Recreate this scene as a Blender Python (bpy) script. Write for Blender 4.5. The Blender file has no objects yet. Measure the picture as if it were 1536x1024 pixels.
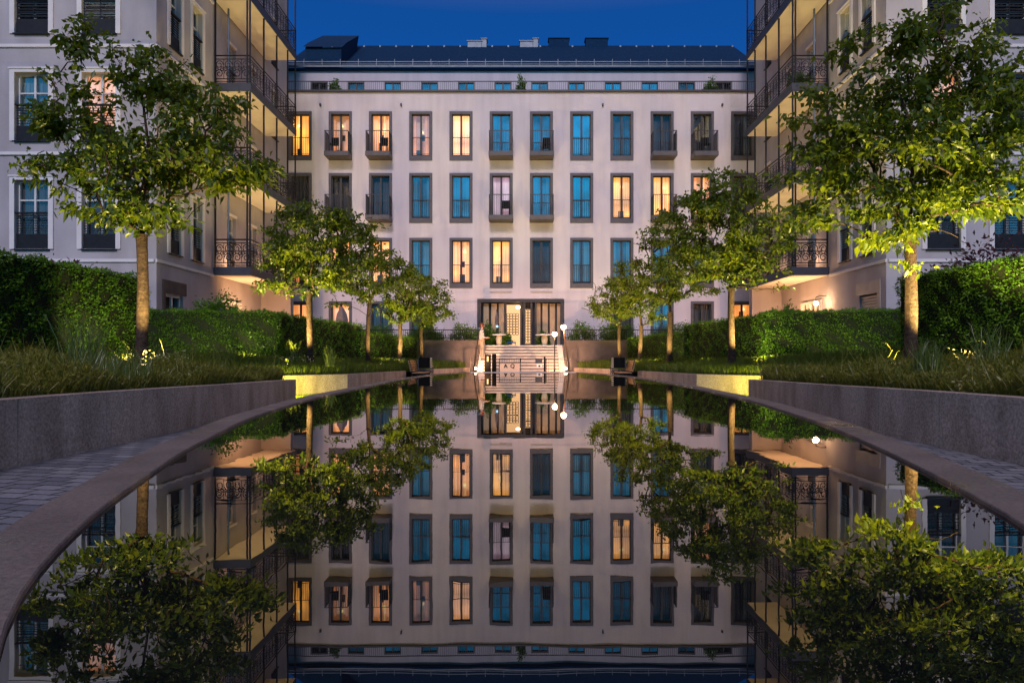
import bpy, bmesh, math, random
import numpy as np
from mathutils import Vector, Matrix
random.seed(7); rng = np.random.default_rng(7)
scene = bpy.context.scene
COL = scene.collection
R = math.radians
F = 1024.0; CX = 782.0; HZ = 538.0; HC = 0.5     # photo calibration: focal px, vanishing point, camera height

# ------------------------------------------------------------------ materials
MATS = {}
def newmat(name):
    m = bpy.data.materials.new(name); m.use_nodes = True
    nt = m.node_tree; nt.nodes.clear()
    out = nt.nodes.new('ShaderNodeOutputMaterial')
    MATS[name] = m
    return m, nt, out
def N(nt, t, **kw):
    n = nt.nodes.new(t)
    for k, v in kw.items():
        if k.startswith('i_'):
            n.inputs[k[2:].replace('_', ' ')].default_value = v
        else: setattr(n, k, v)
    return n
def ramp(nt, fac, stops):
    r = nt.nodes.new('ShaderNodeValToRGB')
    e = r.color_ramp.elements
    while len(e) < len(stops): e.new(0.5)
    for el, (p, c) in zip(e, stops):
        el.position = p; el.color = (*c, 1)
    nt.links.new(fac, r.inputs[0])
    return r.outputs[0]
def surf(name, c1, c2, scale=4.0, rough=0.8, metal=0.0, bump=0.2, bscale=60, detail=6, spec=0.3, stain=None):
    m, nt, out = newmat(name)
    tc = N(nt, 'ShaderNodeTexCoord')
    n1 = N(nt, 'ShaderNodeTexNoise'); n1.inputs['Scale'].default_value = scale; n1.inputs['Detail'].default_value = detail
    nt.links.new(tc.outputs['Object'], n1.inputs['Vector'])
    col = ramp(nt, n1.outputs['Fac'], [(0.3, c1), (0.7, c2)])
    if stain:
        mp = N(nt, 'ShaderNodeMapping'); mp.inputs['Scale'].default_value = stain[0]
        nt.links.new(tc.outputs['Object'], mp.inputs[0])
        n3 = N(nt, 'ShaderNodeTexNoise'); n3.inputs['Scale'].default_value = 1.0; n3.inputs['Detail'].default_value = 5
        nt.links.new(mp.outputs[0], n3.inputs['Vector'])
        f3 = ramp(nt, n3.outputs['Fac'], [(0.42, (0, 0, 0)), (0.68, (1, 1, 1))])
        mx = N(nt, 'ShaderNodeMixRGB', blend_type='MULTIPLY'); mx.inputs[2].default_value = (*stain[1], 1)
        nt.links.new(f3, mx.inputs[0]); nt.links.new(col, mx.inputs[1]); col = mx.outputs[0]
    b = N(nt, 'ShaderNodeBsdfPrincipled')
    b.inputs['Roughness'].default_value = rough; b.inputs['Metallic'].default_value = metal
    b.inputs['Specular IOR Level'].default_value = spec
    nt.links.new(col, b.inputs['Base Color'])
    n2 = N(nt, 'ShaderNodeTexNoise'); n2.inputs['Scale'].default_value = bscale; n2.inputs['Detail'].default_value = 4
    nt.links.new(tc.outputs['Object'], n2.inputs['Vector'])
    bp = N(nt, 'ShaderNodeBump'); bp.inputs['Strength'].default_value = bump; bp.inputs['Distance'].default_value = 0.02
    nt.links.new(n2.outputs['Fac'], bp.inputs['Height']); nt.links.new(bp.outputs[0], b.inputs['Normal'])
    nt.links.new(b.outputs[0], out.inputs[0])
    return m
def leafmat(name, c1, c2, c3, trans=0.45, gloss=0.06, tr_col=(0.16, 0.20, 0.02)):
    m, nt, out = newmat(name)
    g = N(nt, 'ShaderNodeNewGeometry')
    tc = N(nt, 'ShaderNodeTexCoord')
    n1 = N(nt, 'ShaderNodeTexNoise'); n1.inputs['Scale'].default_value = 1.3
    nt.links.new(tc.outputs['Object'], n1.inputs['Vector'])
    mxx = N(nt, 'ShaderNodeMath', operation='MULTIPLY_ADD'); mxx.inputs[1].default_value = 0.55
    nt.links.new(g.outputs['Random Per Island'], mxx.inputs[0])
    m2 = N(nt, 'ShaderNodeMath', operation='MULTIPLY'); m2.inputs[1].default_value = 0.45
    nt.links.new(n1.outputs['Fac'], m2.inputs[0]); nt.links.new(m2.outputs[0], mxx.inputs[2])
    col = ramp(nt, mxx.outputs[0], [(0.12, c1), (0.5, c2), (0.9, c3)])
    d = N(nt, 'ShaderNodeBsdfDiffuse'); nt.links.new(col, d.inputs[0])
    t = N(nt, 'ShaderNodeBsdfTranslucent')
    mc = N(nt, 'ShaderNodeMixRGB'); mc.inputs[0].default_value = 0.5; mc.inputs[2].default_value = (*tr_col, 1)
    nt.links.new(col, mc.inputs[1]); nt.links.new(mc.outputs[0], t.inputs[0])
    a = N(nt, 'ShaderNodeMixShader'); a.inputs[0].default_value = trans
    nt.links.new(d.outputs[0], a.inputs[1]); nt.links.new(t.outputs[0], a.inputs[2])
    gl = N(nt, 'ShaderNodeBsdfGlossy'); gl.inputs['Roughness'].default_value = 0.4
    a2 = N(nt, 'ShaderNodeMixShader'); a2.inputs[0].default_value = gloss
    nt.links.new(a.outputs[0], a2.inputs[1]); nt.links.new(gl.outputs[0], a2.inputs[2])
    nt.links.new(a2.outputs[0], out.inputs[0])
    return m
def emat(name, col, strength):
    m, nt, out = newmat(name)
    e = N(nt, 'ShaderNodeEmission'); e.inputs[0].default_value = (*col, 1); e.inputs[1].default_value = strength
    nt.links.new(e.outputs[0], out.inputs[0])
    return m
def curtain_mat(name, dark, light, emit, emit_strength, fold=26.0, base=None):
    """cloth lit from the room behind: folds and a soft room gradient glow through it"""
    m, nt, out = newmat(name)
    tc = N(nt, 'ShaderNodeTexCoord')
    mp = N(nt, 'ShaderNodeMapping'); mp.inputs['Scale'].default_value = (fold, fold, 0.25)
    nt.links.new(tc.outputs['Object'], mp.inputs[0])
    n = N(nt, 'ShaderNodeTexNoise'); n.inputs['Scale'].default_value = 0.55; n.inputs['Detail'].default_value = 3
    nt.links.new(mp.outputs[0], n.inputs['Vector'])
    col = ramp(nt, n.outputs['Fac'], [(0.3, dark), (0.68, light)])
    n2 = N(nt, 'ShaderNodeTexNoise'); n2.inputs['Scale'].default_value = 0.75; n2.inputs['Detail'].default_value = 2
    nt.links.new(tc.outputs['Object'], n2.inputs['Vector'])
    room = ramp(nt, n2.outputs['Fac'], [(0.3, (0.35, 0.30, 0.25)), (0.55, (0.8, 0.8, 0.8)), (0.72, (1.5, 1.5, 1.5))])
    mu = N(nt, 'ShaderNodeMixRGB', blend_type='MULTIPLY'); mu.inputs[0].default_value = 1.0
    nt.links.new(col, mu.inputs[1]); nt.links.new(room, mu.inputs[2])
    b = N(nt, 'ShaderNodeBsdfDiffuse'); nt.links.new(col, b.inputs[0])
    if emit_strength > 0:
        me = N(nt, 'ShaderNodeMixRGB', blend_type='MULTIPLY'); me.inputs[0].default_value = 1.0; me.inputs[2].default_value = (*emit, 1)
        nt.links.new(mu.outputs[0], me.inputs[1])
        e = N(nt, 'ShaderNodeEmission'); e.inputs[1].default_value = emit_strength
        nt.links.new(me.outputs[0], e.inputs[0])
        a = N(nt, 'ShaderNodeAddShader'); nt.links.new(b.outputs[0], a.inputs[0]); nt.links.new(e.outputs[0], a.inputs[1])
        nt.links.new(a.outputs[0], out.inputs[0])
    else:
        nt.links.new(b.outputs[0], out.inputs[0])
    return m
def glassmat(name, refl, tint=(0.85, 0.92, 1.0)):
    m, nt, out = newmat(name)
    t = N(nt, 'ShaderNodeBsdfTransparent'); t.inputs[0].default_value = (0.9, 0.93, 0.93, 1)
    g = N(nt, 'ShaderNodeBsdfGlossy'); g.inputs['Roughness'].default_value = 0.015; g.inputs[0].default_value = (*tint, 1)
    tc = N(nt, 'ShaderNodeTexCoord')
    nz = N(nt, 'ShaderNodeTexNoise'); nz.inputs['Scale'].default_value = 1.1; nz.inputs['Detail'].default_value = 1
    nt.links.new(tc.outputs['Object'], nz.inputs['Vector'])
    bp = N(nt, 'ShaderNodeBump'); bp.inputs['Strength'].default_value = 0.25; bp.inputs['Distance'].default_value = 0.02
    nt.links.new(nz.outputs['Fac'], bp.inputs['Height']); nt.links.new(bp.outputs[0], g.inputs['Normal'])
    lw = N(nt, 'ShaderNodeFresnel'); lw.inputs[0].default_value = 1.5
    nv = N(nt, 'ShaderNodeTexNoise'); nv.inputs['Scale'].default_value = 0.9; nv.inputs['Detail'].default_value = 3
    nt.links.new(tc.outputs['Object'], nv.inputs['Vector'])
    rf_ = ramp(nt, nv.outputs['Fac'], [(0.38, (refl*.55,)*3), (0.56, (refl,)*3), (0.7, (min(1, refl*1.15),)*3)])
    ma = N(nt, 'ShaderNodeMath', operation='MAXIMUM'); nt.links.new(rf_, ma.inputs[1])
    nt.links.new(lw.outputs[0], ma.inputs[0])
    x = N(nt, 'ShaderNodeMixShader'); nt.links.new(ma.outputs[0], x.inputs[0])
    nt.links.new(t.outputs[0], x.inputs[1]); nt.links.new(g.outputs[0], x.inputs[2])
    nt.links.new(x.outputs[0], out.inputs[0])
    return m

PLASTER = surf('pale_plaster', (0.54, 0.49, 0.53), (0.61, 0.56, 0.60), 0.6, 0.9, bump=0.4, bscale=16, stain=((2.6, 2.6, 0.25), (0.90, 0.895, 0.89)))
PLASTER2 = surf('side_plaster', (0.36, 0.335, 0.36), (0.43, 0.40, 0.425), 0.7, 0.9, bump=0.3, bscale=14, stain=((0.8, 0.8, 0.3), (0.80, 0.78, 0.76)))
TRIM = surf('white_trim', (0.58, 0.55, 0.56), (0.66, 0.63, 0.63), 2, 0.8, bump=0.1)
SURR = surf('bronze_surround', (0.075, 0.07, 0.082), (0.10, 0.092, 0.105), 3, 0.55, bump=0.05)
SASH = surf('dark_sash', (0.03, 0.03, 0.035), (0.045, 0.042, 0.045), 3, 0.45, bump=0.02)
WSASH = surf('white_sash', (0.5, 0.5, 0.5), (0.6, 0.6, 0.6), 3, 0.5, bump=0.02)
IRON = surf('black_iron', (0.008, 0.008, 0.011), (0.014, 0.014, 0.018), 6, 0.5, metal=0.3, bump=0.05)
SLABM = surf('steel_edge', (0.03, 0.034, 0.05), (0.045, 0.05, 0.068), 3, 0.5, bump=0.05)
SOFFIT = surf('cream_soffit', (0.62, 0.56, 0.50), (0.70, 0.64, 0.58), 1.5, 0.85, bump=0.1)
SLATE = surf('slate_roof', (0.006, 0.026, 0.065), (0.011, 0.038, 0.09), 9, 0.85, bump=0.4, bscale=30, spec=0.05)
ZINC = surf('zinc', (0.12, 0.15, 0.18), (0.17, 0.20, 0.24), 3, 0.5, metal=0.4, bump=0.05)
GRANITE = surf('granite', (0.25, 0.19, 0.155), (0.55, 0.44, 0.365), 38, 0.75, bump=0.25, bscale=160, detail=8, stain=((3.0, 3.0, 0.8), (0.62, 0.60, 0.58)))
COPE = surf('coping_stone', (0.10, 0.080, 0.068), (0.19, 0.150, 0.125), 60, 0.62, bump=0.25, bscale=120, detail=8, spec=0.45, stain=((2.0, 2.0, 2.0), (0.7, 0.68, 0.68)))
DARKWALL = surf('dark_stone', (0.07, 0.058, 0.052), (0.11, 0.09, 0.08), 3, 0.8, bump=0.3, bscale=20)
STEP = surf('step_stone', (0.62, 0.54, 0.47), (0.70, 0.62, 0.55), 6, 0.6, bump=0.1)
PLAZA = surf('plaza_stone', (0.22, 0.18, 0.16), (0.30, 0.25, 0.22), 8, 0.6, bump=0.1)
SOIL = surf('soil', (0.02, 0.016, 0.010), (0.05, 0.036, 0.02), 12, 0.95, bump=0.8, bscale=40)
BARK = surf('bark', (0.026, 0.017, 0.012), (0.072, 0.043, 0.028), 22, 0.85, bump=1.0, bscale=34, stain=((9.0, 9.0, 14.0), (0.4, 0.35, 0.32)))
TIMBER = surf('timber', (0.22, 0.13, 0.07), (0.33, 0.20, 0.11), 8, 0.6, bump=0.2)
BLACKM = surf('black_paint', (0.003, 0.003, 0.003), (0.006, 0.006, 0.006), 5, 0.8, bump=0.05, spec=0.08)
WHITEP = surf('white_paint', (0.75, 0.72, 0.68), (0.8, 0.77, 0.73), 3, 0.6, bump=0.05)
CERAM = surf('pale_ceramic', (0.55, 0.48, 0.32), (0.65, 0.57, 0.40), 3, 0.4, bump=0.05)
BLUEF = surf('blue_fabric', (0.01, 0.06, 0.22), (0.02, 0.10, 0.32), 5, 0.8, bump=0.2)
SKIN = surf('skin', (0.50, 0.28, 0.19), (0.58, 0.34, 0.24), 5, 0.55, bump=0.05)
SHIRT = surf('white_shirt', (0.40, 0.38, 0.38), (0.50, 0.47, 0.47), 5, 0.8, bump=0.3)
TROUS = surf('cream_trousers', (0.26, 0.21, 0.16), (0.34, 0.28, 0.21), 5, 0.8, bump=0.3)
HAIR = surf('red_brown_hair', (0.10, 0.035, 0.015), (0.18, 0.06, 0.03), 20, 0.6, bump=0.3)
SHOE = surf('shoe_leather', (0.05, 0.03, 0.02), (0.08, 0.05, 0.03), 5, 0.5)
CLOTHG = surf('grey_cloth', (0.12, 0.10, 0.11), (0.20, 0.17, 0.17), 6, 0.9, bump=0.3)
CURTB = surf('beige_panel', (0.42, 0.31, 0.20), (0.55, 0.42, 0.28), 2.5, 0.8, bump=0.1)
INTERIOR = surf('room_wall', (0.03, 0.03, 0.035), (0.05, 0.05, 0.055), 2, 0.9)
LOUVRE = surf('louvre', (0.36, 0.32, 0.28), (0.44, 0.39, 0.34), 3, 0.6)

LEAF_A = leafmat('tree_leaf', (0.022, 0.044, 0.003), (0.050, 0.098, 0.005), (0.125, 0.170, 0.009), trans=0.5, tr_col=(0.27, 0.32, 0.012), gloss=0.03)
LEAF_H = leafmat('hedge_leaf', (0.020, 0.066, 0.004), (0.060, 0.165, 0.007), (0.15, 0.28, 0.014), trans=0.25, gloss=0.03)
LEAF_P = leafmat('purple_leaf', (0.03, 0.008, 0.012), (0.06, 0.014, 0.02), (0.09, 0.02, 0.03), trans=0.3, tr_col=(0.1, 0.01, 0.02))
LEAF_G = leafmat('ground_leaf', (0.055, 0.065, 0.008), (0.115, 0.130, 0.014), (0.25, 0.20, 0.04), trans=0.3, gloss=0.03)
LEAF_T = leafmat('tall_grass_leaf', (0.05, 0.085, 0.012), (0.08, 0.130, 0.02), (0.15, 0.19, 0.035), trans=0.3)
LEAF_R = leafmat('lit_grass_leaf', (0.05, 0.085, 0.006), (0.09, 0.14, 0.010), (0.17, 0.20, 0.02), trans=0.3, gloss=0.03)
LEAF_F = leafmat('flower_petal', (0.45, 0.42, 0.22), (0.60, 0.55, 0.30), (0.7, 0.66, 0.45), trans=0.4, tr_col=(0.5, 0.45, 0.2))
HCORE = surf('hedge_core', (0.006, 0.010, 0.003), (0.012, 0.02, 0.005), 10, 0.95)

G_SKY = glassmat('sky_glass', 0.72)
G_SKY2 = glassmat('sky_glass_deep', 0.52)
G_SKY3 = glassmat('sky_glass_teal', 0.60, (0.5, 0.85, 0.9))
G_MID = glassmat('mid_glass', 0.30)
G_LOW = glassmat('clear_glass', 0.07)
C_WARM = curtain_mat('warm_curtain', (0.62, 0.50, 0.32), (1.0, 0.92, 0.75), (1.0, 0.36, 0.075), 1.75)
C_GOLD = curtain_mat('gold_curtain', (0.62, 0.50, 0.32), (1.0, 0.92, 0.75), (1.0, 0.44, 0.07), 1.8)
C_PEACH = curtain_mat('peach_curtain', (0.75, 0.66, 0.55), (1.0, 0.95, 0.9), (1.0, 0.45, 0.19), 1.4, fold=12)
C_DIM = curtain_mat('dim_warm_curtain', (0.4, 0.3, 0.2), (1.0, 0.8, 0.6), (1.0, 0.38, 0.13), 1.05, fold=9)
C_ORANGE = curtain_mat('orange_blind', (0.75, 0.66, 0.55), (1.0, 0.95, 0.9), (1.0, 0.36, 0.11), 1.0, fold=6)
C_ROOM = curtain_mat('lit_room', (0.75, 0.7, 0.6), (1.0, 0.95, 0.9), (1.0, 0.34, 0.07), 1.3, fold=1.2)
C_ROOM2 = curtain_mat('dim_room', (0.7, 0.6, 0.5), (1.0, 0.9, 0.8), (0.9, 0.36, 0.13), 0.6, fold=1.2)
C_PINK = curtain_mat('pink_reflection_glow', (0.7, 0.6, 0.6), (1.0, 0.95, 0.95), (0.60, 0.33, 0.42), 0.85, fold=6)  # pink sky reflection, imitated by a glowing sheet behind the pane
C_DARK = curtain_mat('dark_curtain', (0.05, 0.05, 0.06), (0.12, 0.115, 0.12), (1, 1, 1), 0)
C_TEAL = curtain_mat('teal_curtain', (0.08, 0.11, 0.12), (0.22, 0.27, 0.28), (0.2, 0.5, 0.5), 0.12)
C_CREAM = curtain_mat('cream_blind', (0.35, 0.33, 0.28), (0.5, 0.48, 0.42), (0.5, 0.4, 0.2), 0.15)
E_LAMP = emat('lamp_globe', (1.0, 0.60, 0.30), 30)
E_SPOT = emat('spot_lens', (1.0, 0.66, 0.34), 10)
E_DOOR = emat('foyer_glow', (1.0, 0.56, 0.26), 1.3)
E_BLUE = emat('blue_lamp', (0.35, 0.7, 1.0), 3.0)
E_SLOT = emat('slot_light', (1.0, 0.78, 0.35), 2.0)

_n = COPE.node_tree; _p = next(q for q in _n.nodes if q.type == 'BSDF_PRINCIPLED')
_t = _n.nodes.new('ShaderNodeTexCoord'); _z = _n.nodes.new('ShaderNodeTexNoise'); _z.inputs['Scale'].default_value = 1.6; _z.inputs['Detail'].default_value = 4
_n.links.new(_t.outputs['Object'], _z.inputs['Vector'])
_n.links.new(ramp(_n, _z.outputs['Fac'], [(0.52, (0.7, 0.7, 0.7)), (0.66, (0.16, 0.16, 0.16))]), _p.inputs['Roughness'])
# water: dark pool, mirror-like
m, nt, out = newmat('pool_water')
tc = N(nt, 'ShaderNodeTexCoord')
nz = N(nt, 'ShaderNodeTexNoise'); nz.inputs['Scale'].default_value = 5.0; nz.inputs['Detail'].default_value = 2
nt.links.new(tc.outputs['Object'], nz.inputs['Vector'])
bp = N(nt, 'ShaderNodeBump'); bp.inputs['Strength'].default_value = 0.010; bp.inputs['Distance'].default_value = 0.02
nt.links.new(nz.outputs['Fac'], bp.inputs['Height'])
g = N(nt, 'ShaderNodeBsdfGlossy'); g.inputs['Roughness'].default_value = 0.004; g.inputs[0].default_value = (0.95, 0.93, 0.90, 1)
nt.links.new(bp.outputs[0], g.inputs['Normal'])
d = N(nt, 'ShaderNodeBsdfDiffuse'); d.inputs[0].default_value = (0.004, 0.005, 0.006, 1)
fr = N(nt, 'ShaderNodeFresnel'); fr.inputs[0].default_value = 2.0
x = N(nt, 'ShaderNodeMixShader'); nt.links.new(fr.outputs[0], x.inputs[0]); nt.links.new(d.outputs[0], x.inputs[1]); nt.links.new(g.outputs[0], x.inputs[2])
nt.links.new(x.outputs[0], out.inputs[0]); WATER = m

# setts
m, nt, out = newmat('stone_setts')
tc = N(nt, 'ShaderNodeTexCoord'); mp = N(nt, 'ShaderNodeMapping'); mp.inputs['Rotation'].default_value = (0, 0, R(12))
nt.links.new(tc.outputs['Object'], mp.inputs[0])
br = N(nt, 'ShaderNodeTexBrick'); br.inputs['Scale'].default_value = 1.0
br.inputs['Brick Width'].default_value = 0.24; br.inputs['Row Height'].default_value = 0.15; br.inputs['Mortar Size'].default_value = 0.011
br.inputs['Mortar Smooth'].default_value = 0.4
br.inputs['Color1'].default_value = (0.10, 0.11, 0.135, 1); br.inputs['Color2'].default_value = (0.22, 0.225, 0.25, 1); br.inputs['Mortar'].default_value = (0.008, 0.008, 0.01, 1)
nt.links.new(mp.outputs[0], br.inputs['Vector'])
nz = N(nt, 'ShaderNodeTexNoise'); nz.inputs['Scale'].default_value = 40; nz.inputs['Detail'].default_value = 6
nt.links.new(tc.outputs['Object'], nz.inputs['Vector'])
mu = N(nt, 'ShaderNodeMixRGB', blend_type='OVERLAY'); mu.inputs[0].default_value = 0.6
nt.links.new(br.outputs['Color'], mu.inputs[1]); nt.links.new(nz.outputs['Fac'], mu.inputs[2])
b = N(nt, 'ShaderNodeBsdfPrincipled'); b.inputs['Roughness'].default_value = 0.5; b.inputs['Specular IOR Level'].default_value = 0.5
nt.links.new(mu.outputs[0], b.inputs['Base Color'])
sb = N(nt, 'ShaderNodeMath', operation='MULTIPLY_ADD'); sb.inputs[1].default_value = -1.0
nt.links.new(br.outputs['Fac'], sb.inputs[0])
n4 = N(nt, 'ShaderNodeMath', operation='MULTIPLY'); n4.inputs[1].default_value = 0.5; nt.links.new(nz.outputs['Fac'], n4.inputs[0])
nt.links.new(n4.outputs[0], sb.inputs[2])
bp = N(nt, 'ShaderNodeBump'); bp.inputs['Strength'].default_value = 0.8; bp.inputs['Distance'].default_value = 0.01
nt.links.new(sb.outputs[0], bp.inputs['Height']); nt.links.new(bp.outputs[0], b.inputs['Normal'])
nt.links.new(b.outputs[0], out.inputs[0]); SETTS = m

# ------------------------------------------------------------------ object helpers
def tag(o, label=None, cat=None, group=None, kind=None):
    if label: o['label'] = label
    if cat: o['category'] = cat
    if group: o['group'] = group
    if kind: o['kind'] = kind
    return o
def empty(name, loc, label, cat, group=None):
    o = bpy.data.objects.new(name, None); COL.objects.link(o); o.location = loc
    o.empty_display_size = 0.2
    return tag(o, label, cat, group)
def rootloc(p):
    while p.parent: p = p.parent
    return Vector(p.location)
class MB:
    """collects geometry in world coordinates; build() links it as ONE mesh object"""
    def __init__(s): s.v = []; s.f = []
    def quad(s, a, b, c, d):
        n = len(s.v); s.v += [tuple(a), tuple(b), tuple(c), tuple(d)]; s.f.append((n, n+1, n+2, n+3)); return s
    def box(s, x0, x1, y0, y1, z0, z1):
        n = len(s.v)
        s.v += [(x, y, z) for z in (z0, z1) for y in (y0, y1) for x in (x0, x1)]
        s.f += [tuple(n+i for i in q) for q in ((0,2,3,1),(4,5,7,6),(0,1,5,4),(2,6,7,3),(0,4,6,2),(1,3,7,5))]
        return s
    def tbox(s, T, u0, u1, n0, n1, z0, z1):
        n = len(s.v)
        s.v += [tuple(T(u, w, z)) for z in (z0, z1) for w in (n0, n1) for u in (u0, u1)]
        s.f += [tuple(n+i for i in q) for q in ((0,2,3,1),(4,5,7,6),(0,1,5,4),(2,6,7,3),(0,4,6,2),(1,3,7,5))]
        return s
    def tube(s, pts, radii, k=6, cap=True):
        pts = [Vector(p) for p in pts]
        if not hasattr(radii, '__len__'): radii = [radii]*len(pts)
        n0 = len(s.v); prev = None
        for i, p in enumerate(pts):
            t = (pts[min(i+1, len(pts)-1)] - pts[max(i-1, 0)])
            if t.length < 1e-9: t = Vector((0, 0, 1))
            t.normalize()
            if prev is None:
                a = Vector((1, 0, 0)) if abs(t.x) < 0.8 else Vector((0, 1, 0))
                prev = (a - t*a.dot(t)).normalized()
            else:
                q = prev - t*prev.dot(t)
                prev = q.normalized() if q.length > 1e-6 else prev
            bn = t.cross(prev)
            for j in range(k):
                an = 2*math.pi*j/k
                s.v.append(tuple(p + (prev*math.cos(an) + bn*math.sin(an))*radii[i]))
        for i in range(len(pts)-1):
            for j in range(k):
                a = n0+i*k+j; b2 = n0+i*k+(j+1) % k
                s.f.append((a, b2, b2+k, a+k))
        if cap:
            s.f.append(tuple(n0+j for j in reversed(range(k)))); s.f.append(tuple(n0+(len(pts)-1)*k+j for j in range(k)))
        return s
    def lathe(s, c, prof, k=16):
        n0 = len(s.v)
        for (r, z) in prof:
            for j in range(k):
                an = 2*math.pi*j/k; s.v.append((c[0]+r*math.cos(an), c[1]+r*math.sin(an), c[2]+z))
        for i in range(len(prof)-1):
            for j in range(k):
                a = n0+i*k+j; b2 = n0+i*k+(j+1) % k
                s.f.append((a, b2, b2+k, a+k))
        s.f.append(tuple(n0+j for j in reversed(range(k)))); s.f.append(tuple(n0+(len(prof)-1)*k+j for j in range(k)))
        return s
    def ribbon(s, pts, w, nrm):
        """flat iron strip along pts, facing nrm"""
        pts = [Vector(p) for p in pts]; nrm = Vector(nrm); n0 = len(s.v)
        for i, p in enumerate(pts):
            t = (pts[min(i+1, len(pts)-1)] - pts[max(i-1, 0)]).normalized()
            side = t.cross(nrm).normalized()*w/2
            s.v += [tuple(p-side), tuple(p+side)]
        for i in range(len(pts)-1):
            a = n0+2*i; s.f.append((a, a+1, a+3, a+2))
        return s
    def prism(s, poly, z0, z1):
        n0 = len(s.v); k = len(poly)
        s.v += [(x, y, z0) for x, y in poly]+[(x, y, z1) for x, y in poly]
        for j in range(k): s.f.append((n0+j, n0+(j+1) % k, n0+k+(j+1) % k, n0+k+j))
        s.f.append(tuple(n0+j for j in reversed(range(k)))); s.f.append(tuple(n0+k+j for j in range(k)))
        return s
    def build(s, name, mat, parent=None, origin=None, smooth=False, bevel=0.0):
        if parent is not None: org = rootloc(parent)
        elif origin is not None: org = Vector(origin)
        else:
            a = np.array(s.v); org = Vector(((a[:,0].min()+a[:,0].max())/2, (a[:,1].min()+a[:,1].max())/2, a[:,2].min()))
        me = bpy.data.meshes.new(name)
        me.from_pydata([(x-org.x, y-org.y, z-org.z) for x, y, z in s.v], [], s.f)
        me.update()
        bmm = bmesh.new(); bmm.from_mesh(me); bmesh.ops.recalc_face_normals(bmm, faces=bmm.faces); bmm.to_mesh(me); bmm.free()
        if smooth: me.polygons.foreach_set('use_smooth', [True]*len(me.polygons))
        me.materials.append(mat)
        o = bpy.data.objects.new(name, me); COL.objects.link(o)
        if parent is not None: o.parent = parent
        else: o.location = org
        if bevel > 0:
            b = o.modifiers.new('bevel', 'BEVEL'); b.width = bevel; b.segments = 2; b.limit_method = 'ANGLE'
        return o
def npmesh(name, V, FI, mats, parent=None, origin=(0,0,0), midx=None, smooth=False):
    """V (n,3) world coordinates, FI (m,3) triangles"""
    org = np.array(rootloc(parent)) if parent is not None else np.array(origin, dtype=float)
    me = bpy.data.meshes.new(name)
    V = (V-org).astype(np.float32)
    me.vertices.add(len(V)); me.vertices.foreach_set('co', V.ravel())
    m3 = len(FI)
    me.loops.add(m3*3); me.loops.foreach_set('vertex_index', FI.astype(np.int32).ravel())
    me.polygons.add(m3); me.polygons.foreach_set('loop_start', np.arange(0, m3*3, 3, dtype=np.int32))
    for mm in mats: me.materials.append(mm)
    if midx is not None: me.polygons.foreach_set('material_index', midx.astype(np.int32))
    me.update(calc_edges=True); me.validate()
    o = bpy.data.objects.new(name, me); COL.objects.link(o)
    if parent is not None: o.parent = parent
    else: o.location = Vector(org)
    return o
def norm(a): return a/np.maximum(np.linalg.norm(a, axis=-1, keepdims=True), 1e-9)
def leaf_arrays(P, D, L, Wd, fold=0.25, curl=0.25):
    """pointed leaves: P base points, D directions, L lengths, Wd widths -> V, F (6 verts, 4 tris each)"""
    n = len(P); D = norm(D)
    rnd = norm(rng.normal(size=(n, 3))); S = norm(np.cross(D, rnd)); Nn = np.cross(S, D)
    L = L[:, None]; Wd = Wd[:, None]
    base = P; tip = P+D*L - np.array([0, 0, 1])*L*curl
    m1 = P+D*L*0.45
    l = m1-S*Wd/2+Nn*Wd*fold; r = m1+S*Wd/2+Nn*Wd*fold
    mid = m1+D*L*0.05
    V = np.stack([base, l, tip, r, mid], 1).reshape(-1, 3)
    f = np.array([[0, 4, 1], [1, 4, 2], [0, 3, 4], [4, 3, 2]])
    FI = (np.arange(n)[:, None, None]*5+f[None]).reshape(-1, 3)
    return V, FI
def blade_arrays(P, H, Wd, lean):
    """grass blades of three bending segments"""
    n = len(P); a = rng.uniform(0, 2*math.pi, n); s = np.stack([np.cos(a), np.sin(a), 0*a], 1)
    b = rng.uniform(0, 2*math.pi, n); l = np.stack([np.cos(b), np.sin(b), 0*b], 1)*(lean*rng.uniform(0.3, 1, n))[:, None]
    H = H[:, None]; W2 = s*Wd[:, None]/2; up = np.array([0, 0, 1.0])
    m1 = P+up*H*0.5+l*H*0.25; m2 = P+up*H*0.85+l*H*0.65; t = P+up*H*(1-0.25*np.linalg.norm(l, axis=1)[:, None])+l*H*1.15
    V = np.stack([P-W2, P+W2, m1-W2*.85, m1+W2*.85, m2-W2*.5, m2+W2*.5, t], 1).reshape(-1, 3)
    f = np.array([[0,1,3],[0,3,2],[2,3,5],[2,5,4],[4,5,6]])
    return V, (np.arange(n)[:, None, None]*7+f[None]).reshape(-1, 3)
def lamp(kind, name, loc, energy, col, parent=None, target=None, size=0.05, angle=90, blend=0.6):
    l = bpy.data.lights.new(name, kind); l.energy = energy; l.color = col
    if kind in ('POINT', 'SPOT'): l.shadow_soft_size = size
    if kind == 'SPOT': l.spot_size = R(angle); l.spot_blend = blend
    o = bpy.data.objects.new(name, l); COL.objects.link(o)
    loc = Vector(loc)
    if parent is not None: o.parent = parent; o.location = loc-rootloc(parent)
    else: o.location = loc
    if target is not None: o.rotation_euler = (Vector(target)-loc).to_track_quat('-Z', 'Y').to_euler()
    return o

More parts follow.
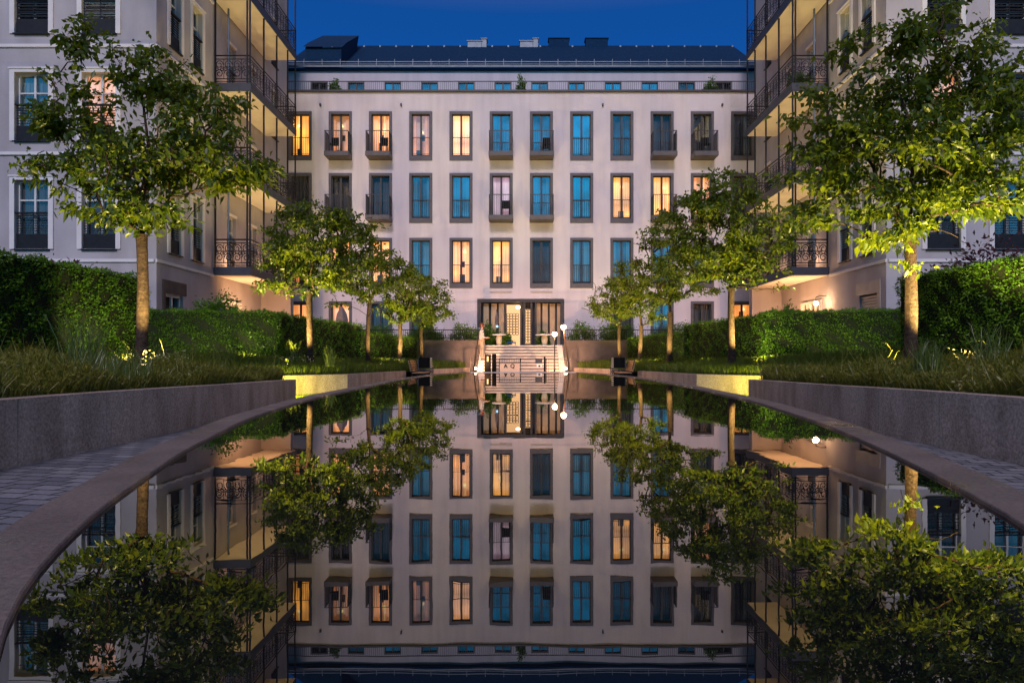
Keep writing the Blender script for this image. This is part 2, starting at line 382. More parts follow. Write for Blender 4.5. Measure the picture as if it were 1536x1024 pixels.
# ------------------------------------------------------------------ ground, pool, walls
ZP = -0.45      # the paving lies below the raised pool
POOL_L = [(0.1, 0.16), (-0.35, 0.42), (-0.62, 0.78), (-0.873, 1.14), (-1.017, 1.38), (-1.117, 1.58), (-1.251, 1.90), (-1.415, 2.36), (-1.573, 2.88), (-1.777, 3.57),
          (-1.946, 4.28), (-2.255, 5.69), (-2.45, 7.2), (-2.60, 8.8), (-2.72, 12.5), (-2.84, 15.5), (-2.83, 17.4), (-2.69, 19.8), (-2.55, 22.0), (-2.14, 23.8), (-1.85, 24.9)]
POOL_R = [(0.1, 0.16), (0.55, 0.45), (0.95, 1.0), (1.20, 1.45), (1.467, 1.99), (1.555, 2.25), (1.70, 2.73), (1.89, 3.44), (2.09, 4.28), (2.30, 5.29), (2.50, 6.6), (2.69, 8.04),
          (2.85, 10.7), (2.96, 12.5), (3.00, 15.4), (2.93, 18.0), (2.68, 20.5), (2.45, 22.5), (2.13, 24.5), (2.0, 24.9)]
def smooth_line(pts, n=6):
    out_ = []
    P = [Vector(p) for p in pts]
    for i in range(len(P)-1):
        p0 = P[max(i-1, 0)]; p1 = P[i]; p2 = P[i+1]; p3 = P[min(i+2, len(P)-1)]
        for k in range(n):
            t = k/n
            out_.append(0.5*((2*p1)+(p2-p0)*t+(2*p0-5*p1+4*p2-p3)*t*t+(3*p1-p0-3*p2+p3)*t**3))
    out_.append(P[-1]); return out_
SL = smooth_line(POOL_L); SR = smooth_line(POOL_R)
poly = [tuple(p) for p in SL]+[tuple(p) for p in reversed(SR)][:-1]
MBg = MB(); MBg.quad((-400, -200, ZP-.06), (400, -200, ZP-.06), (400, 800, ZP-.06), (-400, 800, ZP-.06))
tag(MBg.build('ground', SOIL, origin=(0, 0, ZP-.06)), kind='structure')
w = MB(); n = len(poly); w.v = [(x, y, 0.0) for x, y in poly]; w.f = [tuple(range(n))]
wo = w.build('water', WATER, origin=(0, 0, 0)); tag(wo, kind='structure')
if wo.data.polygons[0].normal.z < 0: wo.data.flip_normals()
wo.data.update()
# paving around pool: one sheet per side between water edge and the planter walls
def offset(line, dist):
    o_ = []
    for i, p in enumerate(line):
        a = line[max(i-1, 0)]; b = line[min(i+1, len(line)-1)]
        t = (Vector(b)-Vector(a)).normalized(); o_.append(Vector(p)+Vector((-t.y, t.x))*dist)
    return o_
def strip(line_a, line_b, za, zb):
    m_ = MB()
    for i in range(len(line_a)-1):
        a, b, c, d_ = line_a[i], line_a[i+1], line_b[i+1], line_b[i]
        m_.quad((a[0], a[1], za), (b[0], b[1], za), (c[0], c[1], zb), (d_[0], d_[1], zb))
    return m_
KW = 1.9
WALLPTS = [(KW*q[0], KW*q[1], HC-KW*(HC-q[2])) for q in [(-2.16, -1.0, .32), (-2.24, 1.0, .32), (-2.33, 3.2, .317), (-2.345, 4.3, .31), (-2.43, 5.7, .29), (-2.64, 8.0, .26)]]
for side, line, lbl in ((1, SL, 'left'), (-1, SR, 'right')):
    # coping blocks: solid curved kerb, inner face at the water
    cw = 0.19
    outer = offset(line, cw*side)
    c = MB(); zt = 0.016
    # split in blocks with narrow joints
    acc = 0; L_ = []; 
    seg = [(Vector(line[i]), Vector(outer[i])) for i in range(len(line))]
    dist = [0.0]
    for i in range(1, len(seg)): dist.append(dist[-1]+(seg[i][0]-seg[i-1][0]).length)
    blk = 1.15; tot = dist[-1]; nb = int(tot/blk)
    def at(d_):
        i = max(0, min(len(dist)-2, next((j for j in range(len(dist)-1) if dist[j+1] >= d_), len(dist)-2)))
        t = (d_-dist[i])/max(dist[i+1]-dist[i], 1e-6)
        return seg[i][0].lerp(seg[i+1][0], t), seg[i][1].lerp(seg[i+1][1], t)
    for bi in range(nb):
        a = bi*tot/nb+0.004; b = (bi+1)*tot/nb-0.004; K = 6
        n0 = len(c.v)
        for k in range(K+1):
            pi, po = at(a+(b-a)*k/K)
            c.v += [(pi.x, pi.y, ZP-.01), (pi.x, pi.y, zt-0.004), (pi.x+(po.x-pi.x)*0.02, pi.y+(po.y-pi.y)*0.02, zt), (po.x, po.y, zt+0.002), (po.x, po.y, ZP-.01)]
        for k in range(K):
            q = n0+5*k
            for j in range(4): c.f.append((q+j, q+j+1, q+j+6, q+j+5))
            c.f.append((q+4, q, q+5, q+9))
        c.f.append(tuple(n0+j for j in range(5))); c.f.append(tuple(n0+5*K+j for j in reversed(range(5))))
    tag(c.build('pool_coping', COPE, origin=(side*-1.5, 3, 0)), kind='structure')
pz = MB(); pz.quad((-14, -6, ZP), (14, -6, ZP), (14, 24.0, ZP), (-14, 24.0, ZP)); tag(pz.build('paving', SETTS, origin=(0, 3, ZP)), kind='structure')
pz = MB(); pz.quad((-5.5, 24.0, ZP+.004), (5.5, 24.0, ZP+.004), (5.5, 32.2, ZP+.004), (-5.5, 32.2, ZP+.004))
tag(pz.build('plaza_paving', PLAZA, origin=(0, 28, ZP)), kind='structure')
fe = MB(); fe.box(-1.99, 2.16, 24.90, 25.06, ZP, 0.019)
tag(fe.build('pool_end_kerb', STEP), kind='structure')

def wall_line(pts, th, name, label, group=None, mat=GRANITE, joint=1.3):
    """low stone wall built from blocks along a 3-D polyline (x, y, top z); thickness goes away from the pool axis"""
    P = [Vector((p[0], p[1])) for p in pts]; Z = [p[2] for p in pts]
    dist = [0.0]
    for i in range(1, len(P)): dist.append(dist[-1]+(P[i]-P[i-1]).length)
    tot = dist[-1]; nb = max(1, round(tot/joint)); c = MB()
    def at(d_):
        i = next((j for j in range(len(dist)-1) if dist[j+1] >= d_-1e-6), len(dist)-2)
        t = (d_-dist[i])/max(dist[i+1]-dist[i], 1e-6)
        tn = (P[i+1]-P[i]).normalized(); nrm = Vector((-tn.y, tn.x))
        p = P[i].lerp(P[i+1], t)
        if nrm.dot(p) < 0: nrm = -nrm
        return p, p+nrm*th, Z[i]+(Z[i+1]-Z[i])*t
    for bi in range(nb):
        a = bi*tot/nb+(0.003 if bi else 0); b = (bi+1)*tot/nb-(0.003 if bi < nb-1 else 0); K = 4; n0 = len(c.v)
        for k in range(K+1):
            pi, po, z = at(a+(b-a)*k/K)
            c.v += [(pi.x, pi.y, ZP-0.03), (pi.x, pi.y, z), (po.x, po.y, z), (po.x, po.y, ZP-0.03)]
        for k in range(K):
            q = n0+4*k
            for j in range(3): c.f.append((q+j, q+j+1, q+j+5, q+j+4))
            c.f.append((q+3, q, q+4, q+7))
        c.f.append(tuple(n0+j for j in range(4))); c.f.append(tuple(n0+4*K+j for j in reversed(range(4))))
    o = c.build(name, mat, bevel=0.004); tag(o, label, 'wall', group)
    return o
for sx, side in ((-1, 'left'), (1, 'right')):
    mir = lambda L: [((-p[0] if sx > 0 else p[0])+(0.04 if sx > 0 else 0), p[1], p[2]) for p in L]
    near = smooth_line([Vector(p) for p in mir(WALLPTS)], 4)
    wall_line([tuple(p) for p in near], 0.2, 'planter_wall', f'long grey granite planter wall beside the {side} paved strip, nearest on the {side}')
    wall_line(mir([(-5.15, 15.09, .035), (-8.9, 15.3, .035)]), 0.1, 'return_wall', f'granite wall end turning away behind the {side} near planter')
    wall_line(mir([(-6.3, 15.9, .09), (-4.64, 18.24, .09)]), 0.2, 'planter_wall', f'short granite planter wall glowing yellow beside the pool on the {side}')
    wall_line(mir([(-4.645, 18.26, .088), (-4.2, 24.9, .06)]), 0.2, 'planter_wall', f'low granite wall running from the yellow lit wall to the {side} bench')
    wall_line(mir([(-3.6, 27.0, .095), (-2.33, 31.0, .094)]), 0.2, 'planter_wall', f'pinkish lit planter wall between the {side} bench and the steps')
    # planting beds
    X = (lambda v: -v+0.04) if sx > 0 else (lambda v: v)
    def sheet(pts, name):
        b_ = MB(); b_.v = [(X(p[0]), p[1], p[2]) for p in pts]; b_.f = [tuple(range(len(pts)))]
        o = b_.build(name, SOIL); tag(o, kind='structure'); return o
    sheet([(-4.3, -1.5, .08), (-4.6, 6, .07), (-4.65, 8.2, .06), (-4.8, 10.8, .03), (-5.2, 15.05, -.02), (-9.0, 15.2, .30), (-15, 15.2, .45), (-15, -1.5, .45)], 'planting_bed')
    sheet([(-6.45, 15.9, .03), (-4.8, 18.2, .03), (-4.35, 24.9, .0), (-3.75, 27.0, .03), (-2.5, 30.9, .03), (-2.5, 31.9, .05), (-12.1, 31.9, .35), (-12.1, 22.6, .38), (-15, 22.6, .45), (-15, 15.9, .45)], 'planting_bed')

# ------------------------------------------------------------------ buildings
def facade(T, u0, u1, z0, z1, ops, mb, depth):
    us = sorted({u0, u1, *[a for o in ops for a in o[:2]]}); zs = sorted({z0, z1, *[a for o in ops for a in o[2:4]]})
    for i in range(len(us)-1):
        for j in range(len(zs)-1):
            cu = (us[i]+us[i+1])/2; cz = (zs[j]+zs[j+1])/2
            if any(o[0] < cu < o[1] and o[2] < cz < o[3] for o in ops): continue
            mb.quad(T(us[i], 0, zs[j]), T(us[i+1], 0, zs[j]), T(us[i+1], 0, zs[j+1]), T(us[i], 0, zs[j+1]))
    for (a, b, c, d_) in [o[:4] for o in ops]:
        mb.quad(T(a, 0, c), T(a, 0, d_), T(a, -depth, d_), T(a, -depth, c)); mb.quad(T(b, 0, c), T(b, 0, d_), T(b, -depth, d_), T(b, -depth, c))
        mb.quad(T(a, 0, d_), T(b, 0, d_), T(b, -depth, d_), T(a, -depth, d_)); mb.quad(T(a, 0, c), T(b, 0, c), T(b, -depth, c), T(a, -depth, c))
def curtain_mesh(T, u0, u1, n0, z0, z1, waves, amp=0.03):
    m_ = MB(); K = max(8, int(waves*4)); ph = random.random()*6
    for i in range(K+1):
        u = u0+(u1-u0)*i/K; w_ = n0+amp*math.sin(ph+i/K*waves*2*math.pi)
        m_.v += [tuple(T(u, w_, z0)), tuple(T(u, w_, z1))]
    for i in range(K): m_.f.append((2*i, 2*i+1, 2*i+3, 2*i+2))
    return m_
def tall_window(root, T, u0, u1, z0, z1, state, rail=True, shade=None):
    """city window: metal surround > sash, pane, curtain, rail"""
    m_ = MB(); fw = 0.13; fb = 0.24
    m_.tbox(T, u0, u0+fw, -0.18, 0.05, z0, z1); m_.tbox(T, u1-fw, u1, -0.18, 0.05, z0, z1)
    m_.tbox(T, u0+fw, u1-fw, -0.18, 0.05, z1-fw, z1); m_.tbox(T, u0+fw, u1-fw, -0.18, 0.05, z0, z0+fb)
    win = m_.build('window', SURR, root)
    a, b, c, d_ = u0+fw, u1-fw, z0+fb, z1-fw
    s_ = MB(); sw = 0.05; mid = (a+b)/2
    s_.tbox(T, a, a+sw, -0.17, -0.10, c, d_); s_.tbox(T, b-sw, b, -0.17, -0.10, c, d_)
    s_.tbox(T, mid-0.05, mid+0.05, -0.17, -0.095, c, d_)
    s_.tbox(T, a+sw, mid-0.05, -0.17, -0.10, d_-sw, d_); s_.tbox(T, mid+0.05, b-sw, -0.17, -0.10, d_-sw, d_)
    s_.tbox(T, a+sw, mid-0.05, -0.17, -0.10, c, c+0.08); s_.tbox(T, mid+0.05, b-sw, -0.17, -0.10, c, c+0.08)
    s_.build('sash', SASH, win)
    gl = {'sky': random.choice((G_SKY, G_SKY2, G_SKY3)), 'skydark': G_MID, 'half': G_MID, 'pink': G_LOW, 'dark': G_LOW, 'teal': G_MID}.get(state, G_LOW)
    p_ = MB(); p_.quad(T(a, -0.135, c), T(b, -0.135, c), T(b, -0.135, d_), T(a, -0.135, d_)); p_.build('pane', gl, win)
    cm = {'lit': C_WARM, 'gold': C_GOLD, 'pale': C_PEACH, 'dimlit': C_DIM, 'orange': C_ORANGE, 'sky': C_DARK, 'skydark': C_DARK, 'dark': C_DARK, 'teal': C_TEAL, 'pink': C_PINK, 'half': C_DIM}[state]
    w3 = (b-a)
    if state in ('lit', 'dimlit', 'half', 'sky', 'skydark', 'teal'):
        e1 = random.uniform(.16, .42); e2 = random.uniform(.16, .42)
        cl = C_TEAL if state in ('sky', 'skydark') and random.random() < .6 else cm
        curtain_mesh(T, u0+0.02, a+w3*e1, -0.30, z0, z1, 4).build('curtain', cl, win, smooth=True)
        curtain_mesh(T, b-w3*e2, u1-0.02, -0.30, z0, z1, 4).build('curtain', cl, win, smooth=True)
        bk = MB(); bk.quad(T(u0, -0.43, z0), T(u1, -0.43, z0), T(u1, -0.43, z1), T(u0, -0.43, z1)); bk.build('room_wall', {'lit': C_ROOM, 'dimlit': C_ROOM2, 'half': C_ROOM2}.get(state, C_DARK), win)
    else:
        curtain_mesh(T, u0+0.02, u1-0.02, -0.36, z0, z1, random.choice((7, 9, 11))).build('curtain', cm, win, smooth=True)  # in the pink state this sheet carries the imitated reflection
    if state in ('lit', 'dimlit', 'half', 'gold') :
        # parted second curtain and lamp silhouettes inside the room
        um = a+w3*random.uniform(.3, .7); zm = c+random.uniform(1.25, 1.7)
        q = MB(); q.lathe(T(um, -0.37, zm), [(.09, 0), (.10, .02), (.04, .14)], 10); q.tbox(T, um-.006, um+.006, -0.373, -0.367, zm+.14, z1-0.02); q.build('ceiling_lamp', E_SLOT, win)
        q = MB(); um = a+w3*random.uniform(.3, .6); q.tbox(T, um-.14, um+.14, -0.41, -0.34, c, c+random.uniform(0.35, 0.55)); q.build('room_furniture', SASH, win)
        q = MB(); um = a+w3*random.uniform(.4, .6); q.tbox(T, um-.1, um+.12, -0.425, -0.41, c+.9, c+1.2); q.build('picture', BARK, win)
    if rail:
        r_ = MB(); zr = c+0.98
        r_.tbox(T, a, b, -0.05, -0.02, zr-0.03, zr); r_.tbox(T, a, b, -0.045, -0.025, c+0.1, c+0.12)
        nb = 9
        for i in range(1, nb):
            u = a+(b-a)*i/nb; r_.tbox(T, u-0.006, u+0.006, -0.04, -0.028, c+0.12, zr-0.03)
        r_.build('rail', SASH, win)
    return win
def small_balcony(root, T, u0, u1, z0):
    """box balcony: slab > railing"""
    D_ = 0.85; s_ = MB(); s_.tbox(T, u0-0.02, u1+0.02, 0.06, D_, z0+0.02, z0+0.25); sl = s_.build('balcony', SURR, root, bevel=0.01)
    r_ = MB(); zb = z0+0.25; zt = z0+1.30
    for (a, b, c, d_) in ((u0, u1, D_-0.04, D_-0.01), (u0, u0+0.03, 0.06, D_-0.04), (u1-0.03, u1, 0.06, D_-0.04)):
        r_.tbox(T, a, b, c, d_, zt-0.035, zt); 
    nb = 13
    for i in range(nb+1):
        u = u0+0.01+(u1-u0-0.02)*i/nb; r_.tbox(T, u-0.008, u+0.008, D_-0.035, D_-0.015, zb, zt-0.035)
    for i in range(1, 9):
        v = 0.06+(D_-0.1)*i/9
        for u in (u0+0.015, u1-0.015): r_.tbox(T, u-0.008, u+0.008, v-0.01, v+0.01, zb, zt-0.035)
    r_.build('railing', SASH, sl)
    return sl

YM = 35.56
main = empty('apartment_building', (0, YM, 0), 'long pale apartment block across the far end of the pool under a slate roof', 'building')
TM = lambda u, n_, z: Vector((u, YM-n_, z))
PX = 28.8
cols = [(i-5.5)*2.094 for i in range(12)]
WW = 1.2
rows = [(10.82, 13.36), (7.57, 10.15), (4.18, 6.785)]
states = [['gold', 'dimlit', 'lit', 'half', 'pale', 'sky', 'sky', 'sky', 'skydark', 'dark', 'teal', 'teal'],
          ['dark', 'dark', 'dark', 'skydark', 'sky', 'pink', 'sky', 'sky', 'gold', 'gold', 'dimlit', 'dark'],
          ['dimlit', 'lit', 'lit', 'teal', 'lit', 'gold', 'dark', 'teal', 'teal', 'skydark', 'sky', 'skydark']]
balc = {(0, 1), (0, 2), (0, 5), (0, 6), (0, 9), (0, 10), (1, 1), (1, 2), (1, 5), (1, 6), (1, 9), (1, 10)}
ops = []
for r_i, (z0, z1) in enumerate(rows):
    for c_i, u in enumerate(cols): ops.append((u-WW/2, u+WW/2, z0, z1))
gstates = {0: 'orange', 1: 'orange', 2: 'dark', 3: 'dark', 8: 'dark', 9: 'teal', 10: 'dark', 11: 'lit'}
for c_i in gstates: ops.append((cols[c_i]-WW/2, cols[c_i]+WW/2, 1.55, 3.49))
ops.append((-2.26, 2.19, 1.16, 3.62))
wl = MB(); facade(TM, -13.5, 13.5, 0.0, 14.36, ops, wl, 0.45)
wl.build('wall', PLASTER, main)
for r_i, (z0, z1) in enumerate(rows):
    for c_i, u in enumerate(cols):
        isb = (r_i, c_i) in balc
        tall_window(main, TM, u-WW/2, u+WW/2, z0, z1, states[r_i][c_i], rail=not isb)
        if isb: small_balcony(main, TM, u-WW/2, u+WW/2, z0)
for c_i, st in gstates.items(): tall_window(main, TM, cols[c_i]-WW/2, cols[c_i]+WW/2, 1.55, 3.49, st, rail=False)
ib = MB(); ib.quad((-13.5, YM+0.46, 0), (13.5, YM+0.46, 0), (13.5, YM+0.46, 14), (-13.5, YM+0.46, 14)); ib.build('room_backing', INTERIOR, main)
for u in (cols[5], cols[6]):
    v_ = MB(); v_.tbox(TM, u-0.57, u+0.57, 0.002, 0.03, 3.93, 4.02); v_.build('vent_grille', LOUVRE, main)
# cornice, roof terrace, railing
c_ = MB(); c_.box(-13.5, 13.5, YM-0.12, YM+0.4, 14.36, 14.46); c_.build('cornice', SASH, main)
YP = 38.94
t_ = MB(); t_.box(-13.5, 13.5, YM+0.4, YP, 14.2, 14.34); t_.build('terrace_floor', ZINC, main)
r_ = MB(); r_.box(-13.5, 13.5, YM+0.02, YM+0.06, 14.93, 14.97)
for i in range(271):
    x_ = -13.5+i*0.1; r_.box(x_-0.007, x_+0.007, YM+0.03, YM+0.05, 14.46, 14.93)
r_.build('terrace_railing', SASH, main)
TP = lambda u, n_, z: Vector((u, YP-n_, z))
pops = [((i-5.5)*2.094-0.48, (i-5.5)*2.094+0.48, 14.4, 16.29) for i in range(12)]
p_ = MB(); facade(TP, -13.5, 13.5, 14.2, 16.90, pops, p_, 0.3); p_.build('penthouse_wall', PLASTER, main)
for i, (a, b, c, d_) in enumerate(pops):
    f_ = MB()
    f_.tbox(TP, a, a+0.06, -0.15, 0.02, c, d_); f_.tbox(TP, b-0.06, b, -0.15, 0.02, c, d_); f_.tbox(TP, a+0.06, b-0.06, -0.15, 0.02, d_-0.08, d_); f_.tbox(TP, (a+b)/2-0.04, (a+b)/2+0.04, -0.12, -0.03, c, d_-0.08)
    fo = f_.build('penthouse_window', SASH, main)
    g_ = MB(); g_.quad(TP(a+.06, -0.08, c), TP(b-.06, -0.08, c), TP(b-.06, -0.08, d_-.08), TP(a+.06, -0.08, d_-.08)); g_.build('pane', G_SKY if 2 <= i <= 9 else G_MID, fo)
    curtain_mesh(TP, a, b, -0.25, c, d_, 8).build('curtain', C_DARK, fo)
e_ = MB(); e_.box(-13.7, 13.7, YP-0.2, YP+0.5, 16.90, 16.99); e_.build('eave', SLATE, main)
e_ = MB(); e_.box(-13.7, 13.7, YP-0.34, YP-0.22, 16.995, 17.07); e_.build('gutter', ZINC, main)
YR0, YR1, ZR0, ZR1 = YP-0.18, YP+5.3, 17.0, 20.75
rf = MB(); KR = 26
for j in range(KR):   # slate courses, each lapping the one below
    y0 = YR0+(YR1-YR0)*j/KR; y1 = YR0+(YR1-YR0)*(j+1)/KR; z0 = ZR0+(ZR1-ZR0)*j/KR; z1 = ZR0+(ZR1-ZR0)*(j+1)/KR
    rf.quad((-13.7, y0, z0+0.02), (13.7, y0, z0+0.02), (13.7, y1, z1), (-13.7, y1, z1)); rf.quad((-13.7, y1, z1), (13.7, y1, z1), (13.7, y1, z1+0.02), (-13.7, y1, z1+0.02))
rf.build('roof', SLATE, main)
sg = MB(); sg.box(-13.7, 13.7, YR0+0.38, YR0+0.42, 17.50, 17.54); sg.box(-13.7, 13.7, YR0+0.38, YR0+0.42, 17.36, 17.39)
for i in range(27):
    x_ = -13.5+i*1.04; sg.box(x_-0.015, x_+0.015, YR0+0.36, YR0+0.44, 17.1, 17.66)
sg.build('snow_guard', ZINC, main)
sh = MB()
for i in range(27):
    x_ = -13.2+i*1.03; sh.box(x_-0.05, x_+0.05, YR1-0.35, YR1-0.25, ZR1-0.24, ZR1-0.12)
sh.build('ridge_hook', ZINC, main)
def rx(px, Y): return (px-CX)*Y/F
def rz(py, Y): return HC+(HZ-py)*Y/F
YT = YR1-0.1
for (a, b, t_, mt, nm) in ((702, 723, 65.5, ZINC, 'roof_vent'), (722.5, 730, 62, ZINC, 'roof_vent'), (780, 799, 65.5, ZINC, 'roof_vent'), (799.5, 807, 62, ZINC, 'roof_vent'), (823, 853, 61.5, SLATE, 'chimney'), (878, 911, 61.5, SLATE, 'chimney')):
    m_ = MB(); m_.box(rx(a, YT), rx(b, YT), YT-0.3, YT+0.3, ZR1-0.4, rz(t_, YT)); m_.box(rx(a, YT)-0.05, rx(b, YT)+0.05, YT-0.35, YT+0.35, rz(t_, YT), rz(t_, YT)+0.05)
    m_.build(nm, mt, main)
m_ = MB(); Yd = YP+0.4
a_, b_ = rx(458, Yd), rx(512, Yd)
m_.v += [(a_, Yd, 17.2), (b_, Yd, 17.2), (b_, Yd, 18.4), (a_, Yd, 18.4), (a_, Yd+3.4, 19.3), (b_, Yd+3.4, 19.3), (b_+.1, Yd+.7, 19.0), (a_-.1, Yd+.7, 19.0), (b_+.1, Yd+3.8, 20.9), (a_-.1, Yd+3.8, 20.9), (a_-.1, Yd-.15, 18.4), (b_+.1, Yd-.15, 18.4)]
m_.f += [(0, 1, 2, 3), (10, 11, 6, 7), (7, 6, 8, 9), (1, 5, 2), (2, 5, 8, 6), (0, 3, 4), (3, 7, 9, 4)]
m_.build('dormer', SLATE, main)
for px_ in (481, 602, 904, 1083):
    m_ = MB(); m_.tbox(TM, rx(px_, YM)-0.04, rx(px_, YM)+0.04, 0.002, 0.12, 13.63, 13.75); m_.build('facade_camera', SASH, main)

# portal
pt = MB()
pt.box(-2.30, 2.23, YM-0.08, YM+0.1, 3.44, 3.60); pt.box(-2.30, -2.10, YM-0.06, YM+0.5, 1.16, 3.44); pt.box(2.03, 2.23, YM-0.06, YM+0.5, 1.16, 3.44)
door = pt.build('entrance_portal', SASH, main)
pb = MB(); pb.quad((-2.1, YM+0.44, 1.16), (2.03, YM+0.44, 1.16), (2.03, YM+0.44, 3.44), (-2.1, YM+0.44, 3.44)); pb.build('glass_front', INTERIOR, door)
for (a, b) in ((725, 733), (736.5, 745), (748, 756), (805, 811), (814, 822), (825, 833), (836, 841)):
    m_ = curtain_mesh(TM, rx(a, YM), rx(b, YM), -0.25, 1.18, 3.40, 3, 0.02); m_.build('door_curtain', CURTB, door)
m_ = MB()
for px_ in (758.5, 781.5, 786.5, 797, 803.5): m_.box(rx(px_, YM)-0.05, rx(px_, YM)+0.05, YM-0.02, YM+0.2, 1.16, 3.44)
m_.build('door_post', SASH, door)
m_ = MB(); m_.quad((rx(759, YM), YM+0.40, 1.17), (rx(781, YM), YM+0.40, 1.17), (rx(781, YM), YM+0.40, 3.34), (rx(759, YM), YM+0.40, 3.34)); m_.build('lit_foyer', E_DOOR, door)
m_ = MB(); m_.quad((rx(788, YM), YM+0.40, 1.3), (rx(796, YM), YM+0.40, 1.3), (rx(796, YM), YM+0.40, 3.1), (rx(788, YM), YM+0.40, 3.1)); m_.build('lit_foyer', E_DOOR, door)
def rings(x0, x1, z0, z1, y, r, w):
    m_ = MB(); nx = max(1, round((x1-x0)/(2*r*0.92))); nz_ = max(1, round((z1-z0)/(2*r*0.92)))
    for i in range(nx):
        for j in range(nz_):
            cx = x0+(i+.5)*(x1-x0)/nx; cz = z0+(j+.5)*(z1-z0)/nz_
            m_.ribbon([(cx+r*math.cos(t*math.pi/6), y, cz+r*math.sin(t*math.pi/6)) for t in range(13)], w, (0, -1, 0))
    return m_
rings(rx(760, YM), rx(778, YM), 1.75, 2.86, YM+0.15, 0.078, 0.03).build('lattice_screen', SASH, door)
rings(rx(788.5, YM), rx(795.5, YM), 1.35, 3.05, YM+0.15, 0.08, 0.026).build('lattice_screen', SASH, door)
m_ = MB(); m_.lathe((rx(777, YM), YM+0.3, 3.12), [(0.04, 0), (0.1, 0.04), (0.1, 0.12), (0.03, 0.16)], 10); m_.build('pendant_lamp', E_LAMP, door)

def balcony_chair(c_i, r_i, du, label):
    u = cols[c_i]+du; z = rows[r_i][0]+0.251; y = YM-0.45
    root = empty('balcony_chair', (u, y, z), label, 'chair', 'small chairs on the facade balconies')
    m_ = MB(); m_.box(u-.2, u+.2, y-.2, y+.2, z+.42, z+.45); m_.build('seat', BLACKM, root)
    m_ = MB(); m_.box(u-.2, u+.2, y+.17, y+.2, z+.5, z+.85); m_.build('backrest', BLACKM, root)
    for (a, b) in ((-.18, -.18), (.18, -.18), (-.18, .18), (.18, .18)):
        m_ = MB(); m_.box(u+a-.015, u+a+.015, y+b-.015, y+b+.015, z, z+(.42 if b < 0 else .85)); m_.build('leg', BLACKM, root)
balcony_chair(1, 0, -.2, 'small dark chair on the second balcony from the left, top row of the far facade')
balcony_chair(2, 0, .25, 'small dark chair on the balcony of the third window, top row of the facade')
balcony_chair(6, 0, .25, 'small dark chair on the centre right balcony, top row of the far facade')
balcony_chair(5, 1, .25, 'small dark chair on the balcony with pink reflecting window in the middle row')
balcony_chair(10, 0, .05, 'small dark chair on the rightmost balcony of the far facade')
